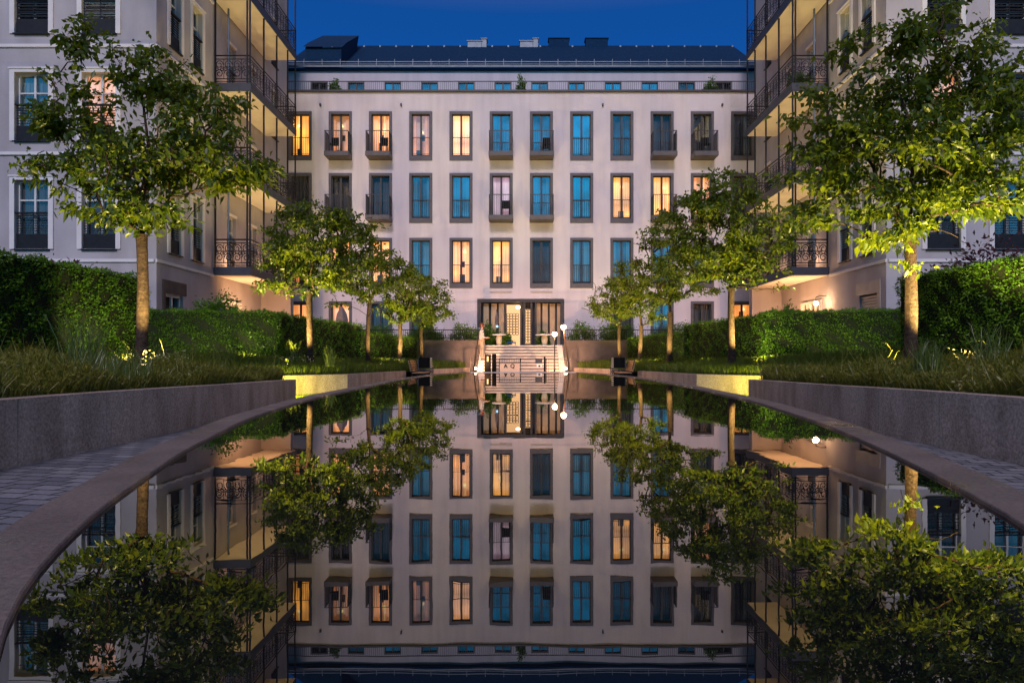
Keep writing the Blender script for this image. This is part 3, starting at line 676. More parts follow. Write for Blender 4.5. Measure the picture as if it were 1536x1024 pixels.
# ---- side buildings
XS, YF = 12.16, 22.75
def side_building(sx, label, st_front, st_side):
    root = empty('apartment_building', (sx*18, YF, 0), label, 'building')
    TF = lambda u, n_, z: Vector((u*sx, YF-n_, z))       # front face, u = distance from the axis
    TS = lambda u, n_, z: Vector(((XS-n_)*sx, u, z))      # face along the garden, u = depth
    WZ = [(4.17, 6.45), (7.77, 10.03), (11.34, 13.60), (14.9, 17.1)]
    fu = [(13.5, 14.63), (15.74, 16.87), (18.0, 19.1), (20.3, 21.4)]
    fops = [(a, b, c, d_) for (c, d_) in WZ for (a, b) in fu]
    sy = [(23.58, 24.37), (25.2, 26.0)]
    sops = [(a, b, c, d_) for (c, d_) in WZ for (a, b) in sy]+[(23.3, 24.55, 1.6, 2.75)]
    dy = [(28.2, 29.1), (30.4, 31.3), (33.2, 34.0)]
    for (c, d_) in WZ:
        for (a, b) in dy: sops.append((a, b, c-0.0, d_))
    sops.append((27.6, 29.6, 0.6, 2.9))
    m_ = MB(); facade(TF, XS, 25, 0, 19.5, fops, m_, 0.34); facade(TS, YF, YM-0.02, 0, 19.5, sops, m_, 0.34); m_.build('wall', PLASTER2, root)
    b_ = MB(); b_.box(min(sx*(XS+.36), sx*25), max(sx*(XS+.36), sx*25), YF+0.36, YM-0.02, 0.0, 19.4); b_.build('room_backing', INTERIOR, root)
    # string courses and base moulding
    s_ = MB()
    for z in (3.72, 7.28, 10.86, 14.45):
        s_.tbox(TF, XS+0.06, 25, 0.003, 0.06, z, z+0.10); s_.tbox(TS, YF-0.06, 26.9, 0.003, 0.06, z, z+0.10)
    s_.build('string_course', TRIM, root)
    def win(T, a, b, c, d_, st, surround=True):
        f_ = MB(); sw = 0.16 if surround else 0.08
        if surround:
            f_.tbox(T, a-sw, a, 0.004, 0.05, c-0.02, d_+sw); f_.tbox(T, b, b+sw, 0.004, 0.05, c-0.02, d_+sw); f_.tbox(T, a, b, 0.004, 0.05, d_, d_+sw)
            f_.tbox(T, a-sw-.03, b+sw+.03, 0.051, 0.08, d_+sw-0.05, d_+sw)
        else: f_.tbox(T, a, b, 0.004, 0.05, d_, d_+0.1)
        wn = f_.build('window', TRIM, root)
        q = MB(); k = 0.05; mid = (a+b)/2; tz = c+(d_-c)*0.72
        q.tbox(T, a, a+k, -0.26, -0.16, c, d_); q.tbox(T, b-k, b, -0.26, -0.16, c, d_); q.tbox(T, a+k, b-k, -0.26, -0.16, d_-k, d_); q.tbox(T, mid-0.035, mid+0.035, -0.25, -0.15, c, d_-k)
        q.tbox(T, a+k, mid-0.035, -0.245, -0.17, tz-0.025, tz+0.025); q.tbox(T, mid+0.035, b-k, -0.245, -0.17, tz-0.025, tz+0.025)
        q.build('sash', WSASH, wn)
        g_ = MB(); g_.quad(T(a, -0.21, c), T(b, -0.21, c), T(b, -0.21, d_), T(a, -0.21, d_)); g_.build('pane', {'sky': G_MID}.get(st, G_LOW), wn)
        cm = {'dark': C_DARK, 'lit': C_WARM, 'orange': C_ORANGE, 'cream': C_CREAM, 'dimlit': C_DIM, 'teal': C_TEAL, 'sky': C_DARK, 'shutter': C_DARK}[st]
        curtain_mesh(T, a, b, -0.31, c, d_, 8, 0.02).build('curtain', cm, wn)
        if st in ('shutter', 'cream'):
            l_ = MB()
            for i in range(int((d_-c)/0.11)): l_.tbox(T, a+0.02, b-0.02, -0.15, -0.11, c+0.6+i*0.11, c+0.66+i*0.11) if c+0.66+i*0.11 < d_ else None
            l_.build('venetian_blind', LOUVRE if st == 'cream' else SLABM, wn)
        r_ = MB()
        r_.tbox(T, a+0.005, b-0.005, -0.09, -0.05, c, c+0.50)
        for i in range(7): r_.tbox(T, a+0.005, b-0.005, -0.085, -0.06, c+0.58+i*0.085, c+0.60+i*0.085)
        r_.tbox(T, a-0.02, b+0.02, -0.09, 0.03, c+1.17, c+1.21)
        r_.tbox(T, mid-0.01, mid+0.01, -0.083, -0.065, c+0.5, c+1.17)
        r_.tbox(T, a-0.03, b+0.03, 0.0, 0.09, c-0.06, c-0.021)
        r_.build('window_guard', IRON, wn)
    for i, (c, d_) in enumerate(WZ):
        for j, (a, b) in enumerate(fu): win(TF, a, b, c, d_, st_front[i][j])
        for j, (a, b) in enumerate(sy): win(TS, a, b, c, d_, st_side[i][j])
        for j, (a, b) in enumerate(dy): win(TS, a, b, c, d_, ('teal', 'dark', 'dark')[j] if i == 0 else 'dark', False)
    # ground floor
    l_ = MB(); l_.tbox(TS, 23.1, 24.75, 0.004, 0.03, 2.76, 3.20); l_.tbox(TS, 23.1, 23.29, 0.004, 0.03, 1.5, 2.755); l_.build('lintel_panel', DARKWALL if sx < 0 else LOUVRE, root)
    q = MB()
    if sx > 0:
        for i in range(11): q.tbox(TS, 23.42, 24.5, -0.10, -0.05, 1.62+i*0.1, 1.70+i*0.1)
        q.build('roller_shutter', LOUVRE, root)
    else:
        q.tbox(TS, 23.3, 24.55, -0.16, -0.1, 2.65, 2.75); q.tbox(TS, 23.35, 23.45, -0.16, -0.1, 1.6, 2.65); q.tbox(TS, 23.9, 24.0, -0.16, -0.1, 1.6, 2.65); q.tbox(TS, 24.45, 24.55, -0.16, -0.1, 1.6, 2.65)
        q.build('cellar_window', WSASH, root)
    q = MB(); q.tbox(TS, 27.6, 27.68, -0.1, 0.05, 0.6, 2.9); q.tbox(TS, 29.52, 29.6, -0.1, 0.05, 0.6, 2.9); q.tbox(TS, 27.68, 29.52, -0.1, 0.05, 2.82, 2.9)
    for k in range(1, 4): q.tbox(TS, 27.6+k*.48-.03, 27.6+k*.48+.03, -0.09, 0.03, 0.6, 2.82)
    gd = q.build('garden_door', WSASH, root)
    curtain_mesh(TS, 27.65, 29.55, -0.2, 0.6, 2.85, 12, 0.02).build('curtain', C_PEACH if sx > 0 else C_CREAM, gd)
    # garden wall under the balcony's far end
    q = MB(); q.box(min(sx*10.78, sx*XS), max(sx*10.78, sx*XS), 31.9, 32.3, 0.1, 3.76); q.build('porch_wall', PLASTER2, root)
    # balcony stack
    XO = 10.68; Y0, Y1 = 26.95, 32.45
    xa, xb = sorted((sx*XO, sx*(XS-0.003)))
    levels = [3.79, 7.42, 11.05, 14.66]
    for li, zb in enumerate(levels):
        s_ = MB(); s_.box(xa, xb, Y0, Y1, zb+0.02, zb+0.34)
        bal = s_.build('balcony', SLABM, root, bevel=0.01)
        s_ = MB(); s_.box(xa+0.04, xb-0.04, Y0+0.04, Y1-0.04, zb, zb+0.019); s_.build('soffit', SOFFIT, bal)
        # ornate railing
        r_ = MB(); zb0 = zb+0.40; zt0 = zb+1.42
        def panel(P0, P1, nrm):
            P0 = Vector(P0); P1 = Vector(P1); L_ = (P1-P0).length; t = (P1-P0).normalized(); up = Vector((0, 0, 1))
            for z in (zb0, zb0+0.10, zt0-0.14, zt0):
                r_.tube([P0+up*(z-P0.z), P1+up*(z-P1.z)], 0.018 if z < zt0 else 0.028, 4)
            nc = max(2, round(L_/0.36)); cw_ = L_/nc; H_ = zt0-0.14-zb0-0.10
            for i in range(nc):
                c0 = P0+t*(i*cw_); c0.z = zb0+0.10
                r_.tube([c0, c0+up*H_], 0.011, 4)
                for (fx, fz, rr, dr, ph) in ((.5, .27, .16, 1, 0), (.5, .72, .16, -1, math.pi), (.22, .5, .09, 1, 1), (.78, .5, .09, -1, 2)):
                    c1 = c0+t*(cw_*fx)+up*(H_*fz)
                    pts = []
                    for k in range(15):
                        an = ph+dr*k*0.62; rad = rr*(1-k*0.052)
                        pts.append(c1+t*(rad*math.cos(an))+up*(rad*math.sin(an)*1.1))
                    r_.ribbon(pts, 0.034, nrm)
            r_.tube([Vector((P1.x, P1.y, zb0-0.08)), Vector((P1.x, P1.y, zt0))], 0.02, 4)
        for k in range(4):
            ya = Y0+0.03+(Y1-Y0-0.06)*k/4; yb = Y0+0.03+(Y1-Y0-0.06)*(k+1)/4
            panel((sx*(XO+0.03), ya, zb0), (sx*(XO+0.03), yb, zb0), (1, 0, 0))
        panel((sx*(XO+0.03), Y0+0.03, zb0), (sx*(XS-0.05), Y0+0.03, zb0), (0, 1, 0))
        panel((sx*(XO+0.03), Y1-0.03, zb0), (sx*(XS-0.05), Y1-0.03, zb0), (0, 1, 0))
        r_.build('railing', IRON, bal)
        p_ = MB()
        zt_ = levels[li+1] if li < 3 else zb+3.6
        for (px_, py_) in ((XO+0.05, Y0+0.05), (XO+0.16, Y0+0.05), (XO+0.05, Y0+1.5), (XO+0.05, Y0+3.0), (XO+0.05, Y0+4.4), (XO+0.05, Y1-0.05), (XS-0.06, Y0+0.05)):
            p_.box(sx*px_-0.028, sx*px_+0.028, py_-0.028, py_+0.028, zb+0.34, zt_)
        p_.build('post', IRON, bal)
        if li < 3:
            q = MB(); q.tube([(sx*(XS-0.3), Y0+0.7, zb+0.34), (sx*(XS-0.3), Y0+0.7, zt_)], 0.04, 8); q.build('drain_pipe', ZINC, bal)
    return root
left = side_building(-1, 'pale apartment building with wrought iron balconies on the left edge of the garden',
        [['dark', 'dark', 'dark', 'dark'], ['orange', 'teal', 'dark', 'dark'], ['cream', 'shutter', 'dark', 'dark'], ['dark']*4],
    [['dark', 'dark'], ['dark', 'dark'], ['teal', 'teal'], ['teal', 'dark']])
right = side_building(1, 'pale apartment building with wrought iron balconies on the right edge of the garden',
    [['dark', 'sky', 'dark', 'dark'], ['orange', 'shutter', 'dark', 'dark'], ['shutter', 'shutter', 'dark', 'dark'], ['dark']*4],
    [['dark', 'dark'], ['dark', 'teal'], ['dark', 'dark'], ['dark', 'dark']])
# added unseen fill lamps warm the balcony ceilings; porch light below them
for sx in (-1, 1):
    for li, z in enumerate((3.79, 7.42, 11.05)):
        for yl in (28.3, 31.2): lamp('POINT', 'balcony_fill', (sx*11.5, yl, z+0.385), (110, 52, 36)[li], (1.0, 0.56, 0.29), left if sx < 0 else right, size=0.12)  # fill added just above the slab, out of sight, no fixture
    lamp('SPOT', 'porch_light', (sx*11.2, 28.6, 1.4), 620 if sx > 0 else 620, (1.0, 0.50, 0.22), left if sx < 0 else right, target=(sx*11.3, 30.0, 3.8), size=0.1, angle=150)

# ------------------------------------------------------------------ terrace, stairs
tm = MB(); tm.box(-12.1, 12.1, 33.6, YM-0.1, ZP, 1.16)
tm.box(-12.1, -2.0, 32.25, 33.6, ZP, 1.16); tm.box(2.0, 12.1, 32.25, 33.6, ZP, 1.16)
tag(tm.build('terrace', STEP), kind='structure')
for sx, nm in ((-1, 'left'), (1, 'right')):
    a, b = sorted((sx*2.0, sx*12.0))
    m_ = MB(); m_.box(a, b, 32.0, 32.24, ZP, 1.375); tag(m_.build('retaining_wall', DARKWALL, bevel=0.01), f'dark stone retaining wall of the terrace, {nm} of the steps', 'wall')
    m_ = MB(); m_.box(a, b, 32.08, 32.12, 1.84, 1.88)
    for i in range(int((b-a)/0.1)): x_ = a+0.05+i*0.1; m_.box(x_-0.009, x_+0.009, 32.09, 32.11, 1.375, 1.84)
    tag(m_.build('terrace_railing', IRON), f'dark bar railing on the retaining wall {nm} of the steps', 'railing')
st = MB(); NS = 8
prof = []
for i in range(-3, NS):
    y0 = 31.2+i*0.3; z0 = i*0.145; z1 = (i+1)*0.145
    st.box(-1.97, 1.97, y0-0.035, y0+0.302 if i < NS-1 else 33.598, z1-0.065, z1)
stairs = empty('garden_steps', (0, 31.2, 0), 'wide pale stone steps lit brightly at both ends, leading up to the entrance', 'steps')
st.build('tread', STEP, stairs, bevel=0.006)
RISER = surf('riser_nosing_shade', (0.20, 0.15, 0.12), (0.28, 0.22, 0.18), 6, 0.7, bump=0.1)  # darker than the treads: shadow below the nosings is put into the colour
st = MB()
for i in range(-3, NS): st.box(-1.94, 1.94, 31.2+i*0.3, 31.2+i*0.3+0.29 if i < NS-1 else 33.59, i*0.145-0.06, (i+1)*0.145-0.067)
st.build('riser', RISER, stairs)
for sx in (-1, 1):
    st = MB(); a, b = sorted((sx*1.99, sx*1.74))
    for i in range(-3, NS): st.box(a, b, 31.14+i*0.3, 31.14+(i+1)*0.3, ZP, (i+1)*0.145+0.012)
    st.build('lit_kerb', STEP, stairs)

# ------------------------------------------------------------------ gate fence with signs at the foot of the steps
YG = 29.9; SG = F/YG
gx = lambda px: (px-CX)/SG
gz = lambda py: HC+(HZ-py)/SG
fence = empty('gate_fence', (0, YG, ZP), 'low metal grid fence with signs in front of the steps', 'fence')
m_ = MB()
for z in (gz(537), gz(544.4), ZP+0.12): m_.box(gx(706), gx(856), YG-0.01, YG+0.01, z-0.015, z)
for px_ in (706, 749, 781, 819, 856): m_.box(gx(px_)-0.015, gx(px_)+0.015, YG-0.016, YG+0.016, ZP+.01, gz(537))
m_.build('rail', IRON, fence)
m_ = MB(); x_ = gx(749)
while x_ < gx(781): m_.box(x_-0.006, x_+0.006, YG-0.006, YG+0.006, ZP+.1, gz(537)-.02); x_ += 0.075
m_.build('grid', IRON, fence)
m_ = MB(); x_ = gx(820)
while x_ < gx(856): m_.box(x_-0.006, x_+0.006, YG-0.006, YG+0.006, ZP+.1, gz(537)-.02); x_ += 0.075
m_.build('grid', IRON, fence)
m_ = MB(); m_.box(gx(727), gx(736.5), YG-0.06, YG-0.02, ZP+.02, gz(531.5)); pn = m_.build('dark_panel', BLACKM, fence, bevel=0.004)
m_ = MB(); m_.box(gx(730.5), gx(732.7), YG-0.066, YG-0.0605, gz(542), gz(534.5)); m_.build('lit_slot', E_SLOT, pn)
m_ = MB(); m_.box(gx(738), gx(744.5), YG-0.06, YG-0.02, ZP+.02, gz(531)); m_.build('dark_panel', BLACKM, fence, bevel=0.004)
m_ = MB(); m_.box(gx(749.6), gx(779.4), YG-0.045, YG-0.02, gz(560), gz(544.8)); sg_ = m_.build('sign_board', surf('cream_board', (0.62, 0.45, 0.33), (0.68, 0.5, 0.38), 4, 0.6), fence)
m_ = MB(); m_.box(gx(803), gx(813.5), YG-0.04, YG-0.02, gz(545), gz(537.4)); m_.build('grey_plate', SLABM, fence)
m_ = MB(); m_.box(gx(805), gx(813), YG-0.04, YG-0.02, gz(551.5), gz(546)); pl = m_.build('notice_plaque', WHITEP, fence)
m_ = MB(); m_.box(gx(807.5), gx(810.5), YG-0.046, YG-0.0405, gz(550), gz(547.3)); m_.build('notice_mark', SLABM, pl)
m_ = MB(); m_.box(gx(815.6), gx(818.2), YG-0.05, YG-0.018, ZP+.01, gz(535)); m_.build('gate_post', BLACKM, fence)
m_ = MB(); m_.box(gx(779.6), gx(781.2), YG-0.06, YG-0.02, gz(543), gz(537)); m_.build('hinge', BLACKM, fence)
def text(body, loc, size, parent, mat):
    cu = bpy.data.curves.new('sign_lettering', 'FONT'); cu.body = body; cu.size = size; cu.extrude = 0.002; cu.align_x = 'CENTER'; cu.offset = 0.007; cu.space_character = 1.25
    o = bpy.data.objects.new('sign_lettering', cu); COL.objects.link(o)
    dg = bpy.context.evaluated_depsgraph_get(); me = bpy.data.meshes.new_from_object(o.evaluated_get(dg))
    bpy.data.objects.remove(o)
    me.transform(Matrix.Rotation(R(90), 4, 'X')); me.materials.clear(); me.materials.append(mat)
    o = bpy.data.objects.new('sign_lettering', me); COL.objects.link(o); o.parent = parent; o.location = Vector(loc)-rootloc(parent)
    return o
text('A Q', (gx(764), YG-0.048, gz(551.4)), 0.235, sg_, BLACKM)

# ------------------------------------------------------------------ lamps
def globe_lamp(x, y, zl, lean, label, lit=True, dark=True):
    root = empty('street_lamp', (x, y, ZP), label, 'lamp', 'globe lamps beside the steps')
    m_ = MB(); tx = x+lean
    m_.tube([(x, y, ZP), (x, y, -0.1), (x+lean*.3, y, zl*.35), (tx-lean*0.1, y, zl*.8), (tx, y, zl-0.08)], [0.045, 0.035, 0.026, 0.022, 0.02], 10)
    m_.build('pole', IRON if dark else surf('bronze_pole', (0.08, 0.045, 0.03), (0.12, 0.07, 0.045), 5, 0.4, metal=0.3), root, smooth=True)
    m_ = MB(); m_.lathe((x, y, ZP), [(0.09, 0), (0.09, 0.03), (0.05, 0.06), (0.05, 0.18), (0.038, 0.2)], 14); m_.build('base', IRON, root)
    m_ = MB(); m_.lathe((tx, y, zl-0.09), [(0.03, 0), (0.045, 0.02), (0.045, 0.05)], 12); m_.build('collar', IRON, root)
    m_ = MB(); rr = 0.105 if lit else 0.08; m_.lathe((tx, y, zl), [(rr*math.sin(t*math.pi/10)+.001, -rr*math.cos(t*math.pi/10)) for t in range(11)], 18); m_.build('globe', E_LAMP if lit else ZINC, root, smooth=True)
    m_ = MB(); m_.lathe((tx, y, zl+rr*0.8), [(rr*.62, 0), (rr*.5, rr*.22), (.01, rr*.45), (.006, rr*.8)], 12); m_.build('cap', IRON, root)
    if lit: lamp('POINT', 'lamp_light', (tx, y-0.16, zl), 330, (1.0, 0.50, 0.24), root, size=0.1)
    return root
globe_lamp((832-CX)/34.5, F/34.5, HC+(HZ-501)/34.5, 0.0, 'lit globe lamp on a straight black post in front of the steps')
globe_lamp((854-CX)/37.0, F/37.0, HC+(HZ-490.5)/37.0, -0.24, 'lit globe lamp on a leaning bronze post, the taller one right of the steps', dark=False)
globe_lamp((710.5-CX)/37.0, F/37.0, HC+(HZ-493)/37.0, 0.22, 'unlit bronze post leaning towards the steps on their left side', lit=False, dark=False)
def ground_spot(x, y, z, label, target, energy, col, angle=100, size=0.04, group='small garden spotlights'):
    root = empty('garden_spotlight', (x, y, z), label, 'spotlight', group)
    m_ = MB(); m_.lathe((x, y, z), [(0.05, -0.05), (0.055, 0.0), (0.055, 0.05), (0.045, 0.055)], 12); m_.build('housing', IRON, root)
    m_ = MB(); m_.lathe((x, y, z), [(0.04, 0.056), (0.038, 0.062)], 12); m_.build('lens', E_SPOT, root)
    t = Vector(target); p = Vector((x, y, z+0.10))
    lamp('SPOT', 'spotlight_beam', p, energy, col, root, target=t, size=size, angle=angle)
    return root
WARM = (1.0, 0.64, 0.28)
# beside the steps: globes of light at ankle height
for (px_, nm, sx) in ((713, 'left', -1), (848.5, 'right', 1)):
    s_ = 36.0; x_ = (px_-CX)/s_; y_ = F/s_
    root = empty('bollard_light', (x_, y_, ZP), f'small glowing ground lamp at the {nm} foot of the steps', 'lamp')
    m_ = MB(); m_.lathe((x_, y_, ZP), [(0.06, 0), (0.06, 0.02), (0.03, 0.03), (0.03, 0.50)], 12); m_.build('base', IRON, root)
    m_ = MB(); m_.lathe((x_, y_, 0.10), [(0.06*math.sin(t*math.pi/8)+.001, -0.06*math.cos(t*math.pi/8)) for t in range(9)], 14); m_.build('globe', E_LAMP, root, smooth=True)
    lamp('SPOT', 'bollard_beam', (x_, y_+0.1, 0.2), 1300, (1.0, 0.50, 0.25), root, target=(sx*1.8, 32.2, 0.9), size=0.05, angle=60, blend=0.9)
# porch lamp, right building
rt = empty('wall_lantern', (12.1, 28.2, 2.7), 'glaring round lantern under the lowest right balcony', 'lamp')
gp = ((1224-CX)/37.6, F/37.6, HC+(HZ-455)/37.6)
rt.location = (gp[0]+0.30, gp[1], gp[2])
m_ = MB(); m_.lathe(gp, [(0.09*math.sin(t*math.pi/10)+.001, -0.09*math.cos(t*math.pi/10)) for t in range(11)], 18); m_.build('globe', E_LAMP, rt, smooth=True)
m_ = MB(); m_.tube([(gp[0], gp[1], gp[2]+0.085), (gp[0], gp[1], gp[2]+0.25), (gp[0]+0.18, gp[1], gp[2]+0.3), (XS+0.0, gp[1], gp[2]+0.3)], 0.018, 8); m_.build('bracket', IRON, rt)
lamp('POINT', 'lantern_light', (gp[0]-0.1, gp[1]-0.2, gp[2]), 60, (1.0, 0.55, 0.26), rt, size=0.12)

# ------------------------------------------------------------------ trees
def tree(x, y, zb, zf, tr, blobs, label, ntips, nleaf, leafsize, seed, lean=(0, 0), group='young garden trees along the pool'):
    global rng
    rs = np.random.default_rng(seed); rng = rs; rd = random.Random(seed)
    root = empty('garden_tree', (x, y, zb), label, 'tree', group)
    fork = Vector((x+lean[0], y+lean[1], zf))
    nodes = [Vector((x, y, zb-0.1)), Vector((x+lean[0]*.3, y+lean[1]*.3, zb+(zf-zb)*.4)), fork]; par = [-1, 0, 1]
    # leader keeps going up inside the crown
    top = max(b[2]+b[5]*0.55 for b in blobs)
    for k in range(1, 5):
        nodes.append(fork+Vector((rd.uniform(-.08, .08)*k, rd.uniform(-.08, .08)*k, (top-zf)*k/5))); par.append(len(nodes)-2 if k > 1 else 2)
    wts = np.array([b[3]*b[4]*b[5]*(b[6] if len(b) > 6 else 1) for b in blobs]); wts = wts/wts.sum()
    tips = []
    for i in range(ntips):
        b = blobs[rs.choice(len(blobs), p=wts)]
        d_ = norm(rs.normal(size=3)); r_ = rs.uniform(0.12, 1.0)**0.5
        tips.append(Vector((b[0]+d_[0]*b[3]*r_, b[1]+d_[1]*b[4]*r_, b[2]+d_[2]*b[5]*r_)))
    tips.sort(key=lambda p: (p-fork).length)
    ends = []
    for p in tips:
        arr = np.array([tuple(q) for q in nodes[2:]])
        dd = np.linalg.norm(arr-np.array(p), axis=1)
        hor = np.array([tuple(q-fork) for q in nodes[2:]])
        cost = dd + 0.25*np.linalg.norm(hor, axis=1) + np.where(arr[:, 2] > p.z+0.1, (arr[:, 2]-p.z)*1.2, 0)
        j = int(np.argmin(cost))+2; st_ = nodes[j]; L_ = (p-st_).length
        K = max(2, min(7, int(L_/0.22))); prev = j
        side = Vector((rd.gauss(0, 1), rd.gauss(0, 1), 0)).normalized()
        for k in range(1, K+1):
            t = k/K
            q = st_.lerp(p, t)+Vector((0, 0, 1))*math.sin(t*math.pi)*L_*0.10+side*math.sin(t*math.pi)*L_*0.07+Vector((rd.gauss(0, .02), rd.gauss(0, .02), rd.gauss(0, .02)))
            nodes.append(q); par.append(prev); prev = len(nodes)-1
        ends.append((prev, K))
    cnt = [0.0]*len(nodes)
    for i in range(len(nodes)-1, 0, -1):
        cnt[i] = cnt[i] if cnt[i] > 0 else 1.0
        cnt[par[i]] += cnt[i]*0.96
    rmax = cnt[2]**0.5
    rad = [max(0.005, tr*0.62*(c_**0.5)/rmax) for c_ in cnt]
    # mesh: trunk and limbs
    tb = MB()
    K = 16; tp = []; trr = []
    for k in range(K+1):
        t = k/K; p = nodes[0].lerp(fork, t)+Vector((math.sin(t*5+seed)*0.015, math.cos(t*4+seed)*0.01, 0))
        tp.append(p); trr.append(tr*(1.18-0.28*min(1, t*5) if t < .2 else 0.9-0.12*t)*(1+0.03*math.sin(t*90)))
    trr[-1] *= 1.12
    tb.tube(tp, trr, 14, cap=False)
    kids = {}
    for i in range(1, len(nodes)): kids.setdefault(par[i], []).append(i)
    done = set([0, 1, 2])
    for i in range(3, len(nodes)):
        if i in done: continue
        ch = [par[i], i]; done.add(i); cur = i
        while cur in kids:
            nx_ = max(kids[cur], key=lambda q: cnt[q])
            if nx_ in done: break
            ch.append(nx_); done.add(nx_); cur = nx_
        rr_ = [min(rad[c_], rad[ch[1]]) for c_ in ch]
        tb.tube([nodes[c_] for c_ in ch], rr_, 6 if rad[ch[1]] > 0.02 else 4, cap=False)
    tb.build('trunk', BARK, root, smooth=True)
    # leaves clustered along the outer twigs
    npt = np.array([tuple(q) for q in nodes]); cn = np.array(cnt)
    tw = []; 
    for (e_, K_) in ends:
        w_ = rd.choice((0, 0, 1, 2, 3, 4)); q = e_
        for k in range(min(K_, 3)):
            tw += [q]*max(0, (w_*(3-k))); q = par[q]
    nleaf = int(nleaf*1.3); tw = np.array(tw); pick = rs.choice(tw, size=nleaf)
    pa = npt[np.array(par)[pick]]; pb_ = npt[pick]
    t = rs.uniform(0, 1, nleaf)[:, None]
    base = pa+(pb_-pa)*t+rs.normal(size=(nleaf, 3))*np.array([.095, .095, .045])*(leafsize/0.1)
    dr = norm(pb_-pa)*0.5+rs.normal(size=(nleaf, 3))*0.62+np.array([0, 0, -0.30])
    L_ = leafsize*rs.uniform(0.5, 1.3, nleaf)
    V, FI = leaf_arrays(base, dr, L_, L_*rs.uniform(0.46, 0.62, nleaf), 0.2, 0.22)
    npmesh('crown', V, FI, [LEAF_A], parent=root)
    return root
def blob(px, py, s, rxp, ryp, dy=0, w=1.0, Y=None):
    Yd_ = F/s
    return ((px-CX)/s, Yd_+dy, HC+(HZ-py)/s, rxp/s*1.12, rxp/s*0.85, ryp/s*1.06, w)
s1 = 78.0
tree(-569/s1, F/s1, .40, HC+(HZ-352)/s1, 0.125,
     [blob(215, 245, s1, 110, 75, 0, 1.1), blob(100, 150, s1, 62, 70, .2, 1.1), blob(200, 115, s1, 60, 50, -.2), blob(300, 190, s1, 75, 70, 0), blob(365, 258, s1, 55, 32, -.3, 2.2), blob(85, 250, s1, 50, 40, 0, 1.0), blob(108, 60, s1, 16, 55, .1, 3.5), blob(205, 325, s1, 85, 25, 0, .7), blob(250, 110, s1, 60, 45, .4, .8)],
     'large leafy tree nearest on the left, in front of the left building corner', 380, 7800, 0.145, 11)
tree(584/s1, F/s1, .40, HC+(HZ-352)/s1, 0.13,
     [blob(1375, 220, s1, 130, 95, 0, 1.2), blob(1260, 190, s1, 75, 85, .2), blob(1400, 90, s1, 85, 75, -.1, 1.2), blob(1310, 100, s1, 70, 60, .2), blob(1480, 130, s1, 70, 80, 0), blob(1490, 270, s1, 90, 65, -.2, 1.2), blob(1220, 290, s1, 70, 60, 0, 1.0), blob(1300, 340, s1, 60, 35, -.4, 1.0), blob(1328, 385, s1, 16, 52, -.6, 5), blob(1400, 320, s1, 90, 35, 0, .9), blob(1395, 30, s1, 26, 34, 0, 5)],
     'largest leafy tree, nearest on the right with leaves hanging beside its trunk', 520, 13500, 0.145, 12)
s2 = 52.0
tree(-317/s2, F/s2, .36, HC+(HZ-436)/s2, 0.108,
     [blob(475, 375, s2, 85, 60), blob(430, 370, s2, 40, 50), blob(530, 350, s2, 45, 45), blob(475, 320, s2, 50, 28), blob(440, 425, s2, 50, 22), blob(520, 425, s2, 45, 22)],
     'second tree from the left, glowing yellow green at the foot of its crown', 220, 7600, 0.125, 13)
tree(315/s2, F/s2, .36, HC+(HZ-432)/s2, 0.115,
     [blob(1095, 350, s2, 85, 65), blob(1150, 360, s2, 50, 55), blob(1040, 330, s2, 50, 45), blob(1085, 285, s2, 55, 32), blob(1140, 415, s2, 50, 20), blob(1050, 400, s2, 50, 30)],
     'second tree from the right, bushy crown beside the lit balcony awning', 240, 9000, 0.125, 14)
s3 = 40.0
tree(-230/s3, F/s3, .33, HC+(HZ-474)/s3, 0.10,
     [blob(560, 415, s3, 65, 45), blob(545, 380, s3, 45, 32), blob(600, 420, s3, 45, 40), blob(520, 440, s3, 35, 28)],
     'dark tree in the middle of the left row with a shaded trunk', 150, 5200, 0.125, 15)
tree(223/s3, F/s3, .33, HC+(HZ-468)/s3, 0.125,
     [blob(1000, 400, s3, 62, 55), blob(1010, 350, s3, 45, 38), blob(960, 410, s3, 40, 42), blob(1045, 420, s3, 38, 38)],
     'dark tree in the middle of the right row, taller than its far neighbours', 160, 6200, 0.125, 16)
s4 = 36.5
tree(-182/s4, F/s4, .30, HC+(HZ-486)/s4, 0.105,
     [blob(605, 445, s4, 38, 36), blob(590, 462, s4, 32, 22), blob(625, 440, s4, 28, 30)],
     'fourth tree of the left row, bright yellow at the fork behind the left bench', 90, 2900, 0.12, 17)
tree(176/s4, F/s4, .30, HC+(HZ-488)/s4, 0.10,
     [blob(955, 440, s4, 38, 42), blob(930, 450, s4, 28, 28), blob(980, 455, s4, 30, 30)],
     'slim tree of the right row with a pale trunk behind the right bench', 90, 3000, 0.12, 18, lean=(0.12, 0))
s5 = 33.5
tree(-150/s5, F/s5, .28, HC+(HZ-490)/s5, 0.095,
     [blob(640, 448, s5, 38, 36), blob(660, 460, s5, 26, 26), blob(625, 470, s5, 26, 20)],
     'farthest tree of the left row, nearest to the steps', 90, 2900, 0.12, 19)
tree(147/s5, F/s5, .28, HC+(HZ-488)/s5, 0.095,
     [blob(920, 445, s5, 38, 38), blob(895, 462, s5, 27, 24), blob(940, 430, s5, 30, 28)],
     'farthest tree of the right row, nearest to the steps', 90, 2900, 0.12, 20)
rng = np.random.default_rng(99)

